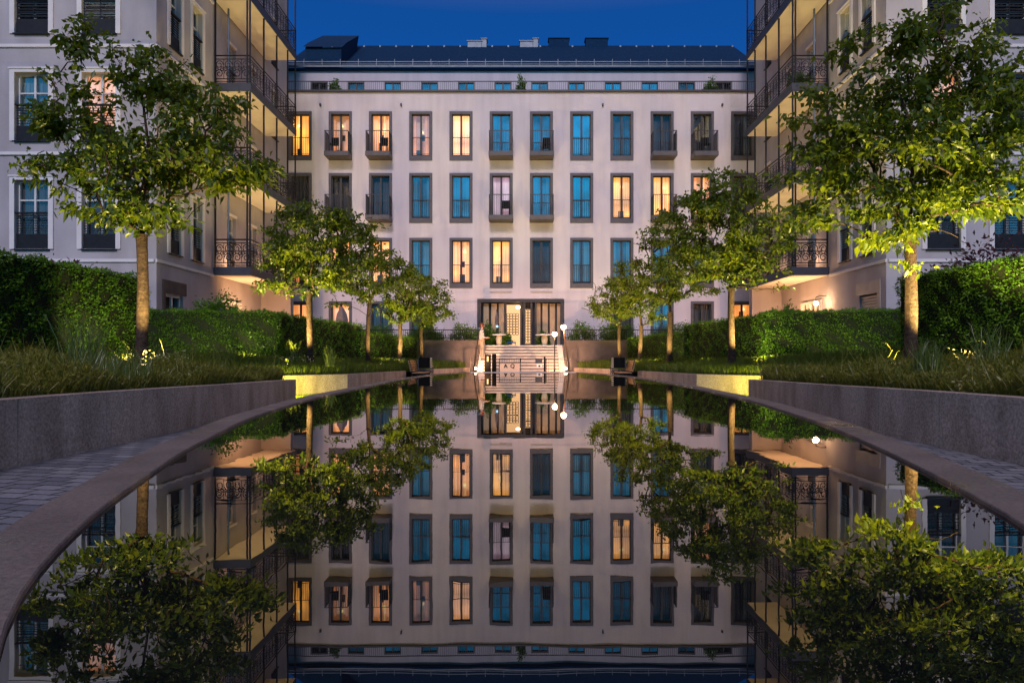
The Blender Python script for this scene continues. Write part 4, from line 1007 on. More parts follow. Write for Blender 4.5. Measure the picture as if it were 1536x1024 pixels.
# ------------------------------------------------------------------ hedges and shrubs
def hedge(P0, P1, h0, h1, thick, zb, label, n_leaf, leaf=0.075):
    """clipped hedge between two plan points; face towards the pool, thickness behind it"""
    P0 = np.array(P0, float); P1 = np.array(P1, float); t = (P1-P0); L_ = np.linalg.norm(t); t = t/L_
    nrm = np.array([-t[1], t[0]])
    mid = (P0+P1)/2
    if np.dot(nrm, np.array([0.0, 5.0])-mid) > 0: nrm = -nrm    # nrm points away from the viewer's side
    root = empty('clipped_hedge', (mid[0], mid[1], zb), label, 'hedge', 'clipped hedges behind the planting')
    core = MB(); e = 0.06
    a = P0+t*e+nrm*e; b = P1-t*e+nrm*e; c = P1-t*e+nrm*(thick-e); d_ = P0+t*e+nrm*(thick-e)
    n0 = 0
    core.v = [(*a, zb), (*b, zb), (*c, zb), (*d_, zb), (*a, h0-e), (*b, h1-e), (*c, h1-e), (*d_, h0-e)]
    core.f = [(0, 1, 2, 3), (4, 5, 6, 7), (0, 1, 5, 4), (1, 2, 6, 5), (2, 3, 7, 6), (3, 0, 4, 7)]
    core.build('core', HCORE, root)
    areas = np.array([L_*((h0+h1)/2-zb)*1.25, L_*thick, thick*(h0-zb)*1.1, thick*(h1-zb)*1.1]); pr = areas/areas.sum()
    k = rng.choice(4, n_leaf, p=pr); u = rng.uniform(0, 1, n_leaf); v = rng.uniform(0, 1, n_leaf); 
    hh = h0+(h1-h0)*u
    P = np.zeros((n_leaf, 3)); O = np.zeros((n_leaf, 3))
    f = k == 0; P[f, :2] = P0+t*(u[f]*L_)[:, None]; P[f, 2] = zb+v[f]*(hh[f]-zb); O[f, :2] = -nrm
    f = k == 1; P[f, :2] = P0+t*(u[f]*L_)[:, None]+nrm*(v[f]*thick)[:, None]; P[f, 2] = hh[f]; O[f, 2] = 1
    f = k == 2; P[f, :2] = P0+nrm*(u[f]*thick)[:, None]; P[f, 2] = zb+v[f]*(h0-zb); O[f, :2] = -t
    f = k == 3; P[f, :2] = P1+nrm*(u[f]*thick)[:, None]; P[f, 2] = zb+v[f]*(h1-zb); O[f, :2] = t
    # clumped relief
    rel = 0.045*np.sin(P[:, 0]*7+P[:, 2]*5+P[:, 1]*6)+0.04*np.sin(P[:, 2]*11-P[:, 1]*9+P[:, 0]*3)
    P += O*(rel-rng.uniform(0, 0.10, n_leaf))[:, None]
    Dd = O*0.75+rng.normal(size=(n_leaf, 3))*0.55+np.array([0, 0, 0.30])
    Ls = leaf*rng.uniform(0.7, 1.4, n_leaf)
    V, FI = leaf_arrays(P, Dd, Ls, Ls*0.42, 0.15, 0.1)
    npmesh('foliage', V, FI, [LEAF_H], parent=root)
    return root
for sx, nm in ((-1, 'left'), (1, 'right')):
    o_ = 0.1 if sx > 0 else 0
    S_ = lambda x_: sx*x_+o_
    hedge((S_(9.9), 10.8), (S_(9.2), 16.9), 2.50, 2.50, 1.4, .4, f'tall dense hedge nearest on the {nm}, behind the big tree', 30000, 0.062)
    hedge((S_(13.6), 21.9), (S_(7.7), 21.6), 2.12, 1.98, 0.9, .4, f'long hedge facing the pool below the {nm} balcony', 22000, 0.06)
    hedge((S_(7.7), 21.65), (S_(6.65), 28.6), 1.95, 1.92, 0.8, .35, f'hedge stepping back along the {nm} tree row', 11000, 0.06)
    hedge((S_(6.55), 27.9), (S_(4.75), 31.6), 1.60, 1.48, 0.7, .3, f'lowest hedge at the far end of the {nm} tree row', 6000, 0.06)
def shrub(x, y, z, rx_, ry_, rz_, n_, leaf, mat, label, name='shrub', group=None, stems=6, cat='shrub'):
    root = empty(name, (x, y, z), label, cat, group)
    n_ = int(n_*2.2); leaf *= 1.25 if mat is LEAF_H else 1.0
    d_ = norm(rng.normal(size=(n_, 3))); d_[:, 2] = np.abs(d_[:, 2])*1.0
    lump = 1+0.22*np.sin(d_[:, 0]*5+x)*np.cos(d_[:, 2]*6+y)+0.12*rng.normal(size=n_)
    r_ = (rng.uniform(0.15, 1, n_)**0.45*lump)[:, None]
    P = np.array([x, y, z+0.05])+d_*r_*np.array([rx_, ry_, rz_])
    Ls = leaf*rng.uniform(0.6, 1.3, n_)
    V, FI = leaf_arrays(P, d_+rng.normal(size=(n_, 3))*0.6, Ls, Ls*0.45, 0.2, 0.15)
    npmesh('foliage', V, FI, [mat], parent=root)
    m_ = MB()
    for k in range(stems):
        an = random.uniform(0, 6.28); e = Vector((math.cos(an)*rx_*.6, math.sin(an)*ry_*.6, rz_*.8))
        m_.tube([(x, y, z-0.05), Vector((x, y, z))+e*0.4, Vector((x, y, z))+e], [0.02, 0.014, 0.006], 5)
    m_.build('stem', BARK, root)
    return root
shrub(-11.6, 17.0, 2.35, 1.1, .5, .60, 260, .14, LEAF_P, 'dark purple leaved shrub rising behind the left near hedge')
shrub(12.2, 17.6, 2.4, 1.5, .6, 1.15, 330, .15, LEAF_P, 'dark purple leaved shrub above the right near hedge')
shrub(-10.1, 22.55, 1.5, .95, .35, 1.0, 1300, .09, LEAF_H, 'loose dark shrub rising behind the long left hedge')
shrub(8.9, 23.2, 1.3, .45, .35, .90, 700, .09, LEAF_H, 'small loose shrub rising behind the right hedge by the porch')
shrub(-9.9, YM+0.55, 14.34, .28, .22, .85, 500, .09, LEAF_H, 'cone shaped potted bush on the roof terrace, left end', 'potted_bush', stems=2, cat='bush')
shrub(0.0, YM+0.55, 14.34, .24, .22, 1.0, 500, .09, LEAF_H, 'clipped column bush at the centre of the roof terrace', 'potted_bush', stems=2, cat='bush')
shrub(10.0, YM+0.55, 14.34, .38, .22, .85, 600, .09, LEAF_H, 'wide potted bush on the roof terrace, right end', 'potted_bush', stems=2, cat='bush')
shrub(-2.75, 33.2, 1.16, .72, .4, .95, 1500, .08, LEAF_H, 'round dark bush on the terrace just left of the person')
shrub(-1.75, 34.6, 1.16, .65, .3, .95, 1300, .08, LEAF_H, 'dark bush on the terrace between the person and the parasol table')
shrub(3.0, 33.2, 1.16, .75, .4, 1.0, 1500, .08, LEAF_H, 'round dark bush on the terrace right of the globe lamps')
shrub(-0.75, 33.9, 1.16, .28, .25, .55, 500, .07, LEAF_H, 'small potted shrub beside the round table', 'potted_shrub', stems=3)
shrub(1.1, 34.4, 1.16, .35, .25, .7, 600, .07, LEAF_H, 'leafy pot plant right of the entrance door', 'potted_shrub', stems=3)
for i, (a, b) in enumerate(((-9.3, -6.0), (-5.6, -3.7), (3.7, 5.6), (6.0, 9.3))):
    shrub((a+b)/2, 33.2, 1.16, (b-a)/2, .5, .95, 2200, .08, LEAF_H, ('wide dark bush behind the far left railing', 'dark bush behind the railing left of the entrance', 'dark bush behind the railing right of the entrance', 'wide dark bush behind the far right railing')[i])
shrub(11.3, 27.8, 11.4, .45, .4, .6, 700, .08, LEAF_H, 'dark leafy plant on the third right balcony', 'balcony_plant', stems=3, cat='plant')

# ground planting
def in_bed(sx, n_, bed):
    if bed == 0:
        y_ = 2.5+(15.0-2.5)*rng.uniform(0, 1, n_)**0.85; edge = np.interp(y_, [1.9, 6.1, 8.2, 10.8, 15.2], [4.48, 4.65, 4.68, 4.84, 5.24]); wd = 5.0
        x_ = edge+wd*rng.uniform(0, 1, n_)**1.5
        z_ = np.interp(y_, [6, 15], [.10, 0.0])+(x_-edge)*0.085
    elif bed == 1:
        y_ = rng.uniform(16.0, 26.5, n_); edge = np.interp(y_, [15.9, 18.24, 24.9, 27], [6.5, 4.88, 4.44, 3.85]); x_ = edge+4.5*rng.uniform(0, 1, n_)**1.4
        z_ = 0.03+(x_-edge)*0.10
    else:
        y_ = rng.uniform(26, 31.8, n_); edge = np.interp(y_, [26, 27, 31, 31.8], [4.2, 3.85, 2.6, 2.6]); x_ = edge+2.6*rng.uniform(0, 1, n_)
        z_ = 0.04+(x_-edge)*0.08
    X_ = sx*x_+(0.04 if sx > 0 else 0)
    return np.stack([X_, y_, z_], 1)
for sx in (-1, 1):
    # near mound cover: small leaves on wiry stems, mounded
    n_ = 42000; P = in_bed(sx, n_, 0)
    dens = np.sin(P[:, 0]*2.3+1)*np.cos(P[:, 1]*1.7)+0.5*np.sin(P[:, 0]*5.1+P[:, 1]*4.3)
    H_ = (0.26+0.09*dens)*rng.uniform(0.5, 1.35, n_)*np.where(rng.uniform(0, 1, n_) < .03, 1.8, 1.0)
    V1, F1 = blade_arrays(P-np.array([0, 0, .02]), H_, rng.uniform(0.006, 0.012, n_), np.full(n_, 0.9))
    n2 = 40000; P2 = in_bed(sx, n2, 0)
    d2 = np.sin(P2[:, 0]*2.3+1)*np.cos(P2[:, 1]*1.7)+0.5*np.sin(P2[:, 0]*5.1+P2[:, 1]*4.3)
    P2[:, 2] += (0.22+0.08*d2)*rng.uniform(0.2, 1.05, n2)
    L2 = rng.uniform(0.04, 0.085, n2); V2, F2 = leaf_arrays(P2, rng.normal(size=(n2, 3))+np.array([0, 0, .5]), L2, L2*0.35, .1, .2)
    o = npmesh('ground_cover', np.concatenate([V1, V2]), np.concatenate([F1, F2+len(V1)]), [LEAF_G], origin=(sx*4, 5, .25)); tag(o, kind='stuff')
    o['label'] = f'brownish green ground cover mounded in the near {"left" if sx < 0 else "right"} planter'; o['category'] = 'ground cover'
    n_ = 26000; P = in_bed(sx, n_, 1)
    V1, F1 = blade_arrays(P, rng.uniform(0.14, 0.36, n_), rng.uniform(0.012, 0.02, n_), np.full(n_, 0.7))
    o = npmesh('grass', V1, F1, [LEAF_R], origin=(sx*5, 14, .2)); tag(o, f'green grass planting under the {"left" if sx < 0 else "right"} tree row', 'grass', kind='stuff')
    n_ = 9000; P = in_bed(sx, n_, 2)
    V1, F1 = blade_arrays(P, rng.uniform(0.12, 0.42, n_), rng.uniform(0.014, 0.024, n_), np.full(n_, 0.8))
    o = npmesh('grass', V1, F1, [LEAF_R], origin=(sx*3.5, 26, .2)); tag(o, f'feathery grass beyond the {"left" if sx < 0 else "right"} bench', 'grass', kind='stuff')
    # lawn patch in the gap between the walls
    n_ = 9000; y_ = rng.uniform(15.25, 18.2, n_); e1 = np.interp(y_, [15.3, 15.9, 18.24], [6.3, 6.2, 4.6])
    x_ = 3.6+(e1-3.6)*rng.uniform(0, 1, n_); k_ = e1 > 3.6
    P = np.stack([sx*x_+(0.04 if sx > 0 else 0), y_, np.full(n_, ZP)], 1)[k_]
    V1, F1 = blade_arrays(P, rng.uniform(0.04, 0.10, len(P)), rng.uniform(0.008, 0.014, len(P)), np.full(len(P), 0.5))
    o = npmesh('grass', V1, F1, [LEAF_R], origin=(sx*3.1, 9, 0)); tag(o, f'tiny glowing grass strip between the {"left" if sx < 0 else "right"} planter walls', 'grass', kind='stuff')
def tall_grass(x, y, z, h, r, n_, label):
    a = rng.uniform(0, 6.28, n_); q = r*rng.uniform(0, 1, n_)**.5
    P = np.stack([x+q*np.cos(a), y+q*np.sin(a), np.full(n_, z)], 1)
    V, FI = blade_arrays(P, h*rng.uniform(0.5, 1.1, n_), rng.uniform(0.006, 0.011, n_), np.full(n_, 0.55))
    o = npmesh('ornamental_grass', V, FI, [LEAF_T], origin=(x, y, z)); tag(o, label, 'plant')
tall_grass(-6.0, 9.4, .30, .92, .25, 190, 'tall arching grass clump left of the big left tree')
tall_grass(-5.2, 8.6, .12, .55, .5, 500, 'dense mid height grass clump in front of the big left tree')
tall_grass(-8.0, 9.6, .4, .8, .15, 90, 'thin sparse grass stalks far left before the hedge')
tall_grass(-6.2, 18.6, .3, .75, .12, 60, 'thin stalks rising left of the second left tree')
tall_grass(-5.0, 17.8, .3, .6, .12, 60, 'thin stalks rising right of the second left tree')
tall_grass(7.3, 10.6, .36, .75, .2, 130, 'tall thin grass stalks right of the big right tree')
tall_grass(5.6, 9.4, .3, .5, .2, 200, 'mid height grass clump left of the big right tree')
tall_grass(8.6, 10.6, .4, .9, .16, 80, 'sparse tall grass before the lit right hedge')
def flowers(x, y, z, r, n_, label):
    n_ = n_//2
    a = rng.uniform(0, 6.28, n_); q = r*rng.uniform(0, 1, n_)**.5
    P = np.stack([x+q*np.cos(a)*1.6, y+q*np.sin(a), z+rng.uniform(.1, .28, n_)], 1)
    L_ = rng.uniform(.03, .06, n_); V, FI = leaf_arrays(P, rng.normal(size=(n_, 3)), L_, L_*.7, .2, .1)
    o = npmesh('flower_clump', V, FI, [LEAF_F], origin=(x, y, z)); tag(o, label, 'flowers', kind='stuff')
flowers(-6.4, 12.2, .38, .28, 110, 'pale flowers at the foot of the big left tree')
flowers(-6.1, 18.7, .3, .3, 110, 'pale flowers at the foot of the second left tree')
flowers(-4.9, 26.5, .25, .25, 60, 'pale flowers beside the left bench')
flowers(8.3, 12.3, .4, .35, 100, 'pale blossoms catching light right of the big right tree')

# tree uplights
UP = [(-6.75, 12.2, .34, (-6.6, 12.9, 5.5), 210, 'spotlight in the planting under the big left tree'),
      (8.0, 12.4, .36, (8.3, 12.9, 5.2), 360, 'spotlight in the planting under the big right tree'),
      (6.6, 12.1, .36, (6.6, 13.0, 5.0), 170, 'second spotlight left of the big right trunk'),
      (-6.5, 18.9, .30, (-6.7, 19.7, 4.2), 280, 'spotlight under the second left tree'),
      (6.5, 18.8, .30, (6.4, 19.8, 4.4), 260, 'spotlight under the second right tree'),
      (-5.1, 24.8, .27, (-5.6, 25.8, 4.0), 80, 'spotlight under the middle left tree'),
      (5.2, 24.8, .27, (5.6, 25.7, 4.0), 90, 'spotlight under the middle right tree'),
      (-4.8, 27.2, .25, (-5.0, 28.1, 3.6), 200, 'spotlight under the fourth left tree'),
      (4.6, 27.1, .25, (4.8, 28.0, 3.6), 170, 'spotlight under the slim right tree'),
      (-4.1, 29.6, .24, (-4.4, 30.6, 3.2), 110, 'spotlight under the farthest left tree'),
      (4.1, 29.6, .24, (4.3, 30.6, 3.2), 110, 'spotlight under the farthest right tree')]
for (x_, y_, z_, t_, e_, lb) in UP: ground_spot(x_, y_, z_, lb, t_, e_*9.5, (1.0, 0.74, 0.24), 110)
# hedge washes
for (x_, y_, z_, t_, e_, lb) in ((-8.3, 14.3, .42, (-9.5, 15.8, 1.6), 45, 'spotlight washing the end of the near left hedge'),
                                 (8.9, 10.0, .45, (10.0, 11.9, 1.9), 190, 'spotlight washing the near right hedge'),
                                 (-8.3, 20.6, .36, (-8.2, 21.8, 1.3), 45, 'spotlight washing the long left hedge'),
                                 (7.3, 20.8, .36, (7.9, 21.7, 1.3), 75, 'spotlight washing the end of the long right hedge'),
                                 (5.4, 27.5, .30, (6.2, 29.2, 1.1), 28, 'spotlight washing the low right hedge'),
                                 (-5.4, 27.5, .30, (-6.2, 29.2, 1.1), 28, 'spotlight washing the low left hedge')):
    ground_spot(x_, y_, z_, lb, t_, e_*6, (1.0, 0.82, 0.34), 120)
for sx, nm in ((-1, 'left'), (1, 'right')):  # extra lamps put in to brighten the hedges
    ground_spot(sx*10.0, 20.4, .38, f'spotlight at the outer end of the long {nm} hedge', (sx*10.3, 21.7, 1.2), 110, (1.0, 0.82, 0.34), 130)
    ground_spot(sx*6.5, 24.0, .22, f'spotlight washing the stepped {nm} hedge', (sx*7.3, 25.0, 1.1), 75, (1.0, 0.82, 0.34), 130)
# yellow strip light in the gap between the planter walls
for sx, nm in ((-1, 'left'), (1, 'right')):
    root = empty('strip_light', (sx*5.5, 15.36, ZP), f'hidden strip lamp lighting the {nm} wall gap yellow', 'lamp')
    m_ = MB(); m_.box(sx*5.6-0.3, sx*5.6+0.3, 15.3, 15.36, ZP, ZP+0.06); m_.build('housing', IRON, root)
    l = lamp('SPOT', 'strip_beam', (sx*5.35, 15.5, ZP+0.2), 480, (1.0, 0.84, 0.08), root, target=(sx*5.3, 18, -0.30), size=0.06, angle=160, blend=1.0)

# ------------------------------------------------------------------ benches
def bench(sx, label1, label2):
    o_ = 0.04 if sx > 0 else 0
    x0 = sx*3.95+o_; y0 = 24.6
    root = empty('garden_bench', (x0, y0+0.9, ZP), label1, 'bench', 'benches at the pool edge')
    seat = MB()
    for i in range(5): a = x0+sx*(-.42+i*0.085); seat.box(min(a, a+sx*.07), max(a, a+sx*.07), y0, y0+1.8, ZP+.43, ZP+.46)
    seat.build('seat', TIMBER, root)
    bk = MB()
    for i in range(5):
        z = ZP+.50+i*.082; a = x0+sx*(0.02+i*.022); bk.box(min(a, a+sx*.03), max(a, a+sx*.03), y0, y0+1.8, z, z+.06)
    bk.build('backrest', TIMBER, root)
    for yy in (y0+0.1, y0+1.7):
        l_ = MB(); a = x0-sx*.40; l_.box(a-.02, a+.02, yy-.02, yy+.02, ZP, ZP+.43); l_.build('leg', IRON, root)
        l_ = MB(); a = x0+sx*.0; l_.tube([(a, yy, ZP), (a, yy, ZP+.45), (a+sx*.12, yy, ZP+.93)], .02, 6); l_.build('leg', IRON, root)
        l_ = MB(); a, b = sorted((x0-sx*.375, x0-sx*.025)); l_.box(a, b, yy-.015, yy+.015, ZP+.39, ZP+.425); l_.build('crossbar', IRON, root)
    c = (sx*3.72+o_, 26.3)
    r2 = empty('garden_chair', (c[0], c[1], ZP), label2, 'chair', 'black backed chairs at the pool edge')
    a, b = c[0]-.25, c[0]+.25
    m_ = MB(); m_.box(a+.02, b-.02, c[1]-.035, c[1], ZP+.60, ZP+1.0); m_.build('backrest', BLACKM, r2, bevel=.01)
    m_ = MB(); m_.box(a+.02, b-.02, c[1]+.01, c[1]+.48, ZP+.42, ZP+.47); m_.build('seat', BLACKM, r2, bevel=.01)
    for xx in (a, b):
        m_ = MB(); m_.box(xx-.018, xx+.018, c[1]-.03, c[1], ZP, ZP+.98); m_.build('leg', SLABM, r2)
        m_ = MB(); m_.box(xx-.018, xx+.018, c[1]+.46, c[1]+.49, ZP, ZP+.64); m_.build('leg', SLABM, r2)
        m_ = MB(); m_.box(xx-.025, xx+.025, c[1]+.001, c[1]+.49, ZP+.641, ZP+.67); m_.build('armrest', TIMBER, r2)
    m_ = MB(); m_.box(a+.019, b-.019, c[1]-.02, c[1]-.005, ZP+.52, ZP+.55); m_.box((a+b)/2-.018, (a+b)/2+.018, c[1]-.021, c[1]-.004, ZP+.25, ZP+.52); m_.box(a+.019, b-.019, c[1]-.02, c[1]-.005, ZP+.22, ZP+.249); m_.build('crossbar', SLABM, r2)
    e = b if sx < 0 else a
    m_ = MB()
    for i in range(5): m_.box(e-.04, e+.04, c[1]-.06, c[1]-.037, ZP+.62+i*.08, ZP+.665+i*.08)
    m_.build('timber_slats', CURTB, r2)
bench(-1, 'slatted timber bench at the left pool edge before the trees', 'black backed metal chair beside the left bench')
bench(1, 'slatted timber bench at the right pool edge before the trees', 'black backed metal chair beside the right bench')

# ------------------------------------------------------------------ terrace furniture
def round_table(x, y, label, top_r, pot=True):
    root = empty('round_table', (x, y, 1.16), label, 'table')
    m_ = MB(); m_.lathe((x, y, 1.16), [(top_r, .50), (top_r+.01, .52), (top_r, .55)], 24); m_.build('tabletop', WHITEP, root)
    m_ = MB(); m_.lathe((x, y, 1.16), [(.11, 0), (.13, .08), (.17, .34), (.13, .45), (.12, .50)], 20); m_.build('pedestal', CERAM, root, smooth=True)
    return root
round_table(-1.1, 32.5+1.3, 'round white table with a pale pedestal left of the open door', .34)
round_table(1.15, 33.95, 'white table right of the door beside the globe lamps', .45)
root = empty('parasol', (-1.25, 34.5, 1.16), 'closed slim dark parasol with a blue lamp left of the open door', 'parasol')
m_ = MB(); m_.tube([(-1.25, 34.5, 1.16), (-1.25, 34.5, 2.98)], .018, 8); m_.build('pole', IRON, root)
m_ = MB(); m_.lathe((-1.25, 34.5, 1.16), [(.05, 1.05), (.09, 1.15), (.07, 1.4), (.02, 1.75)], 12); m_.build('canopy', CLOTHG, root, smooth=True)
m_ = MB(); m_.lathe((-1.25, 34.5, 1.16), [(.2, 0), (.2, .05), (.04, .08)], 16); m_.build('base', IRON, root)
m_ = MB(); m_.lathe((-1.22, 34.4, 2.13), [(.055*math.sin(t*math.pi/8)+.001, -.055*math.cos(t*math.pi/8)) for t in range(9)], 12); m_.build('blue_bulb', E_BLUE, root)
# blue lounge chair
root = empty('deck_chair', (-.45, 33.9, 1.16), 'bright blue folded deck chair at the top of the steps', 'chair')
m_ = MB(); m_.v = [(-.72, 33.75, 1.30), (-.50, 33.75, 1.30), (-.50, 34.1, 1.62), (-.72, 34.1, 1.62), (-.72, 33.79, 1.27), (-.50, 33.79, 1.27), (-.50, 34.13, 1.59), (-.72, 34.13, 1.59)]
m_.f = [(0,1,2,3),(4,5,6,7),(0,1,5,4),(1,2,6,5),(2,3,7,6),(3,0,4,7)]; m_.build('backrest', BLUEF, root)
m_ = MB(); m_.box(-.70, -.26, 33.5, 33.75, 1.27, 1.33); m_.build('seat', BLUEF, root, bevel=.01)
for (xx, yy) in ((-.68, 33.55), (-.3, 33.55), (-.68, 33.74), (-.3, 33.74)):
    m_ = MB(); m_.box(xx-.015, xx+.015, yy-.015, yy+.015, 1.16, 1.27); m_.build('leg', BLUEF, root)
# covered closed parasol in front of the lit ground floor window on the left
x_, y_ = (505-CX)/32.0, 32.9
root = empty('parasol', (x_, y_, 1.16), 'closed grey covered parasol before an orange ground floor window', 'parasol')
m_ = MB(); m_.tube([(x_, y_, 1.16), (x_, y_, 3.1)], .03, 8); m_.build('pole', IRON, root)
m_ = MB(); prof = [(.12, .55), (.25, .75), (.27, 1.2), (.22, 1.5), (.10, 1.75), (.03, 1.86)]
n0 = 0; k = 20
for (r_, z_) in prof:
    for j in range(k):
        an = 2*math.pi*j/k; rr = r_*(1+.14*math.cos(j*math.pi/2)); m_.v.append((x_+rr*math.cos(an), y_+rr*.8*math.sin(an), 1.16+z_))
for i in range(len(prof)-1):
    for j in range(k): a = i*k+j; b = i*k+(j+1) % k; m_.f.append((a, b, b+k, a+k))
m_.build('canopy', CLOTHG, root, smooth=True)
m_ = MB(); m_.lathe((x_, y_, 1.16), [(.25, 0), (.25, .06), (.04, .1)], 16); m_.build('base', IRON, root)

# ------------------------------------------------------------------ person on the steps
def skin_mesh(name, verts, edges, radii, mat, parent, sub=2, root_i=0):
    me = bpy.data.meshes.new(name); org = rootloc(parent)
    me.from_pydata([tuple(Vector(v)) for v in verts], edges, []); me.update()
    o = bpy.data.objects.new(name, me); COL.objects.link(o); o.parent = parent
    o.modifiers.new('skin', 'SKIN'); s_ = o.modifiers.new('sub', 'SUBSURF'); s_.levels = sub; s_.render_levels = sub
    if not me.skin_vertices: 
        bpy.context.view_layer.update()
    for i, r_ in enumerate(radii):
        rr = r_ if hasattr(r_, '__len__') else (r_, r_); me.skin_vertices[0].data[i].radius = rr
    me.skin_vertices[0].data[root_i].use_root = True
    dg = bpy.context.evaluated_depsgraph_get(); dg.update()
    m2 = bpy.data.meshes.new_from_object(o.evaluated_get(dg)); m2.materials.clear(); m2.materials.append(mat)
    m2.polygons.foreach_set('use_smooth', [True]*len(m2.polygons))
    o.modifiers.clear(); o.data = m2
    return o
PXp, PYp, PZp = -1.86, 31.95, 0.435
per = empty('person', (PXp, PYp, PZp), 'person in white shirt and pale trousers holding a dark tray on the steps', 'person')
# faces +x (towards the terrace tables); local coordinates, feet at z=0
def fingers(w_, d_, b_):
    return []
V_ = [(0, 0, .92), (0, 0, 1.08), (0.01, 0, 1.28), (0.0, 0, 1.42), (0.01, 0, 1.50), (0.03, 0, 1.58), (0.035, 0, 1.66),      # 0-6 spine, head
      (0, .10, .88), (.02, .11, .50), (-.02, .11, .09), (.11, .115, .03),                                                    # 7-10 leg
      (0, -.10, .88), (.05, -.11, .50), (.02, -.11, .09), (.15, -.115, .03),                                                 # 11-14 leg
      (0, .18, 1.39), (.0, .235, 1.12), (.20, .20, 1.04), (.27, .19, 1.05),                                                  # 15-18 arm
      (0, -.18, 1.39), (.0, -.235, 1.12), (.20, -.20, 1.04), (.27, -.19, 1.05)]                                              # 19-22 arm
E_ = [(0,1),(1,2),(2,3),(3,4),(4,5),(5,6),(0,7),(7,8),(8,9),(9,10),(0,11),(11,12),(12,13),(13,14),(3,15),(15,16),(16,17),(17,18),(3,19),(19,20),(20,21),(21,22)]
R_ = [(.13,.15),(.11,.13),(.12,.15),(.085,.11),.05,.082,.078,.09,.058,.042,.035,.09,.058,.042,.035,.058,.042,.032,.026,.058,.042,.032,.026]
nb_ = len(V_)
for (hi, hy) in ((18, .19), (22, -.19)):   # five fingers per hand
    for k, (dy, ln) in enumerate(((-.032, .07), (-.011, .08), (.011, .075), (.03, .06))):
        i0 = len(V_); V_ += [(.33, hy+dy, 1.055), (.33+ln*.55, hy+dy, 1.050), (.33+ln*.8, hy+dy, 1.03)]
        E_ += [(hi, i0), (i0, i0+1), (i0+1, i0+2)]; R_ += [.010, .009, .008]
    i0 = len(V_); sg1 = -1 if hy > 0 else 1
    V_ += [(.30, hy+sg1*.04, 1.075), (.34, hy+sg1*.055, 1.085)]; E_ += [(hi, i0), (i0, i0+1)]; R_ += [.011, .009]
body = skin_mesh('body', V_, E_, R_, SKIN, per)
# shirt and trousers as looser shells following the body
sv = [(0, 0, .86), (0, 0, .96), (0, 0, 1.10), (0.01, 0, 1.28), (0.0, 0, 1.42), (0.005, 0, 1.47), (0, .18, 1.39), (.0, .24, 1.12), (.17, .205, 1.05), (0, -.18, 1.39), (.0, -.24, 1.12), (.17, -.205, 1.05)]
skin_mesh('shirt', sv, [(0,1),(1,2),(2,3),(3,4),(4,5),(4,6),(6,7),(7,8),(4,9),(9,10),(10,11)], [(.15,.17),(.15,.17),(.13,.155),(.14,.175),(.10,.13),.062,.075,.058,.048,.075,.058,.048], SHIRT, per)
skin_mesh('trousers', [(0,0,.94),(0,.10,.85),(.02,.11,.50),(-.02,.11,.10),(0,-.10,.85),(.05,-.11,.50),(.02,-.11,.10)], [(0,1),(1,2),(2,3),(0,4),(4,5),(5,6)], [(.15,.165),.112,.078,.062,.112,.078,.062], TROUS, per)
def pv_(m_, name, mat, **k):
    o = m_.build(name, mat, per, **k); return o
def P3(x, y, z): return (PXp+x, PYp+y, PZp+z)
m_ = MB(); m_.lathe(P3(-.0, 0, 1.60), [(.088, -.05), (.104, .0), (.106, .06), (.090, .115), (.05, .145), (.01, .152)], 16); h = pv_(m_, 'hair', HAIR, smooth=True)
m_ = MB(); m_.box(PXp+.108, PXp+.142, PYp-.012, PYp+.012, PZp+1.575, PZp+1.615); pv_(m_, 'nose', SKIN, bevel=.006)
for s in (-1, 1):
    m_ = MB(); m_.lathe(P3(.112, s*.032, 1.625), [(.002, -.01), (.011, 0), (.002, .01)], 8); pv_(m_, 'eye', BLACKM)
    m_ = MB(); m_.tube([P3(.02, s*.088, 1.57), P3(.015, s*.096, 1.60), P3(.02, s*.09, 1.63)], [.01, .016, .01], 6); pv_(m_, 'ear', SKIN)
    m_ = MB(); m_.tube([P3(-.05 if s > 0 else -.01, s*.112, .035), P3(.07 if s > 0 else .11, s*.115, .03), P3(.15 if s > 0 else .19, s*.117, .022)], [.045, .042, .025], 10); pv_(m_, 'shoe', SHOE, smooth=True)
m_ = MB(); m_.box(PXp+.110, PXp+.124, PYp-.022, PYp+.022, PZp+1.545, PZp+1.552); pv_(m_, 'mouth', HAIR)
m_ = MB(); m_.box(PXp+.30, PXp+.58, PYp-.2, PYp+.2, PZp+1.066, PZp+1.084); tr_ = m_.build('serving_tray', BLACKM, bevel=.005); tag(tr_, 'flat dark tray held by the person on the steps', 'tray')

# ------------------------------------------------------------------ sky, sun, camera
world = bpy.data.worlds.new('World'); scene.world = world; world.use_nodes = True
nt = world.node_tree; nt.nodes.clear()
out = nt.nodes.new('ShaderNodeOutputWorld'); bg = nt.nodes.new('ShaderNodeBackground')
sky = nt.nodes.new('ShaderNodeTexSky'); sky.sky_type = 'NISHITA'; sky.sun_disc = False
sky.sun_elevation = R(-3.0); sky.sun_rotation = R(180); sky.air_density = 1.3; sky.ozone_density = 3.0; sky.dust_density = 1.0
tc = nt.nodes.new('ShaderNodeTexCoord'); sep = nt.nodes.new('ShaderNodeSeparateXYZ'); nt.links.new(tc.outputs['Generated'], sep.inputs[0])
mr = nt.nodes.new('ShaderNodeMapRange'); mr.inputs[1].default_value = 1.0; mr.inputs[2].default_value = -1.0; mr.interpolation_type = 'SMOOTHSTEP'
nt.links.new(sep.outputs[1], mr.inputs[0])
grad = ramp(nt, mr.outputs[0], [(0.0, (0.003, 0.070, 0.31)), (0.22, (0.006, 0.078, 0.33)), (0.5, (0.15, 0.145, 0.27)), (0.78, (0.10, 0.20, 0.42)), (1.0, (0.025, 0.33, 0.66))])
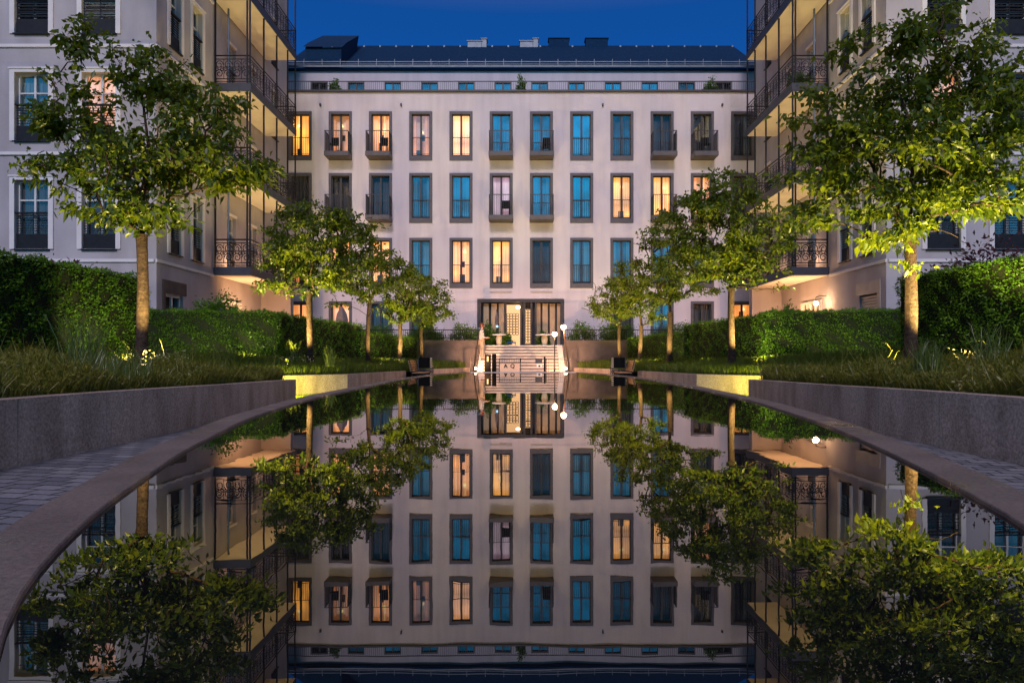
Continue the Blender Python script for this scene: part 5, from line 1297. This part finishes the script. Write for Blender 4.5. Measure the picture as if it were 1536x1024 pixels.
zr = ramp(nt, sep.outputs[2], [(0.0, (2.2, 1.75, 1.5)), (0.30, (1.35, 1.25, 1.2)), (0.48, (0.9, 0.88, 0.9)), (1.0, (0.6, 0.62, 0.7))])
zh = ramp(nt, sep.outputs[2], [(0.45, (0, 0, 0)), (0.75, (1, 1, 1))])
mg = nt.nodes.new('ShaderNodeMixRGB'); mg.blend_type = 'MULTIPLY'; mg.inputs[0].default_value = 1; nt.links.new(grad, mg.inputs[1]); nt.links.new(zr, mg.inputs[2])
hi = nt.nodes.new('ShaderNodeMixRGB'); hi.inputs[2].default_value = (0.26, 0.23, 0.36, 1); nt.links.new(zh, hi.inputs[0]); nt.links.new(mg.outputs[0], hi.inputs[1])
sk = nt.nodes.new('ShaderNodeMixRGB'); sk.blend_type = 'ADD'; sk.inputs[0].default_value = 0.1
nt.links.new(hi.outputs[0], sk.inputs[1]); nt.links.new(sky.outputs[0], sk.inputs[2])
nt.links.new(sk.outputs[0], bg.inputs[0]); bg.inputs[1].default_value = 1.06
nt.links.new(bg.outputs[0], out.inputs[0])
sun = bpy.data.lights.new('sun', 'SUN'); sun.energy = 1.85; sun.angle = R(11); sun.color = (1.0, 0.83, 0.90)
so = bpy.data.objects.new('sun', sun); COL.objects.link(so); so.location = (0, -20, 20)
so.rotation_euler = Vector((0.04, 1.0, -0.62)).to_track_quat('-Z', 'Y').to_euler()

cam = bpy.data.cameras.new('camera'); co = bpy.data.objects.new('camera', cam); COL.objects.link(co)
co.location = (0, 0, HC); co.rotation_euler = (R(90), 0, 0)
cam.sensor_width = 36.0; cam.lens = 36.0*F/1536.0
cam.shift_x = (768-CX)/1536.0; cam.shift_y = (HZ-512)/1536.0
cam.clip_start = 0.05; cam.clip_end = 2000
scene.camera = co
scene.view_settings.view_transform = 'Standard'; scene.view_settings.look = 'None'; scene.view_settings.exposure = 0; scene.view_settings.gamma = 1
scene.cycles.use_denoising = True
scene.cycles.max_bounces = 8; scene.cycles.diffuse_bounces = 3; scene.cycles.glossy_bounces = 4; scene.cycles.transparent_max_bounces = 12
scene.cycles.sample_clamp_indirect = 4.0; scene.cycles.sample_clamp_direct = 30
scene.cycles.caustics_reflective = False; scene.cycles.caustics_refractive = False
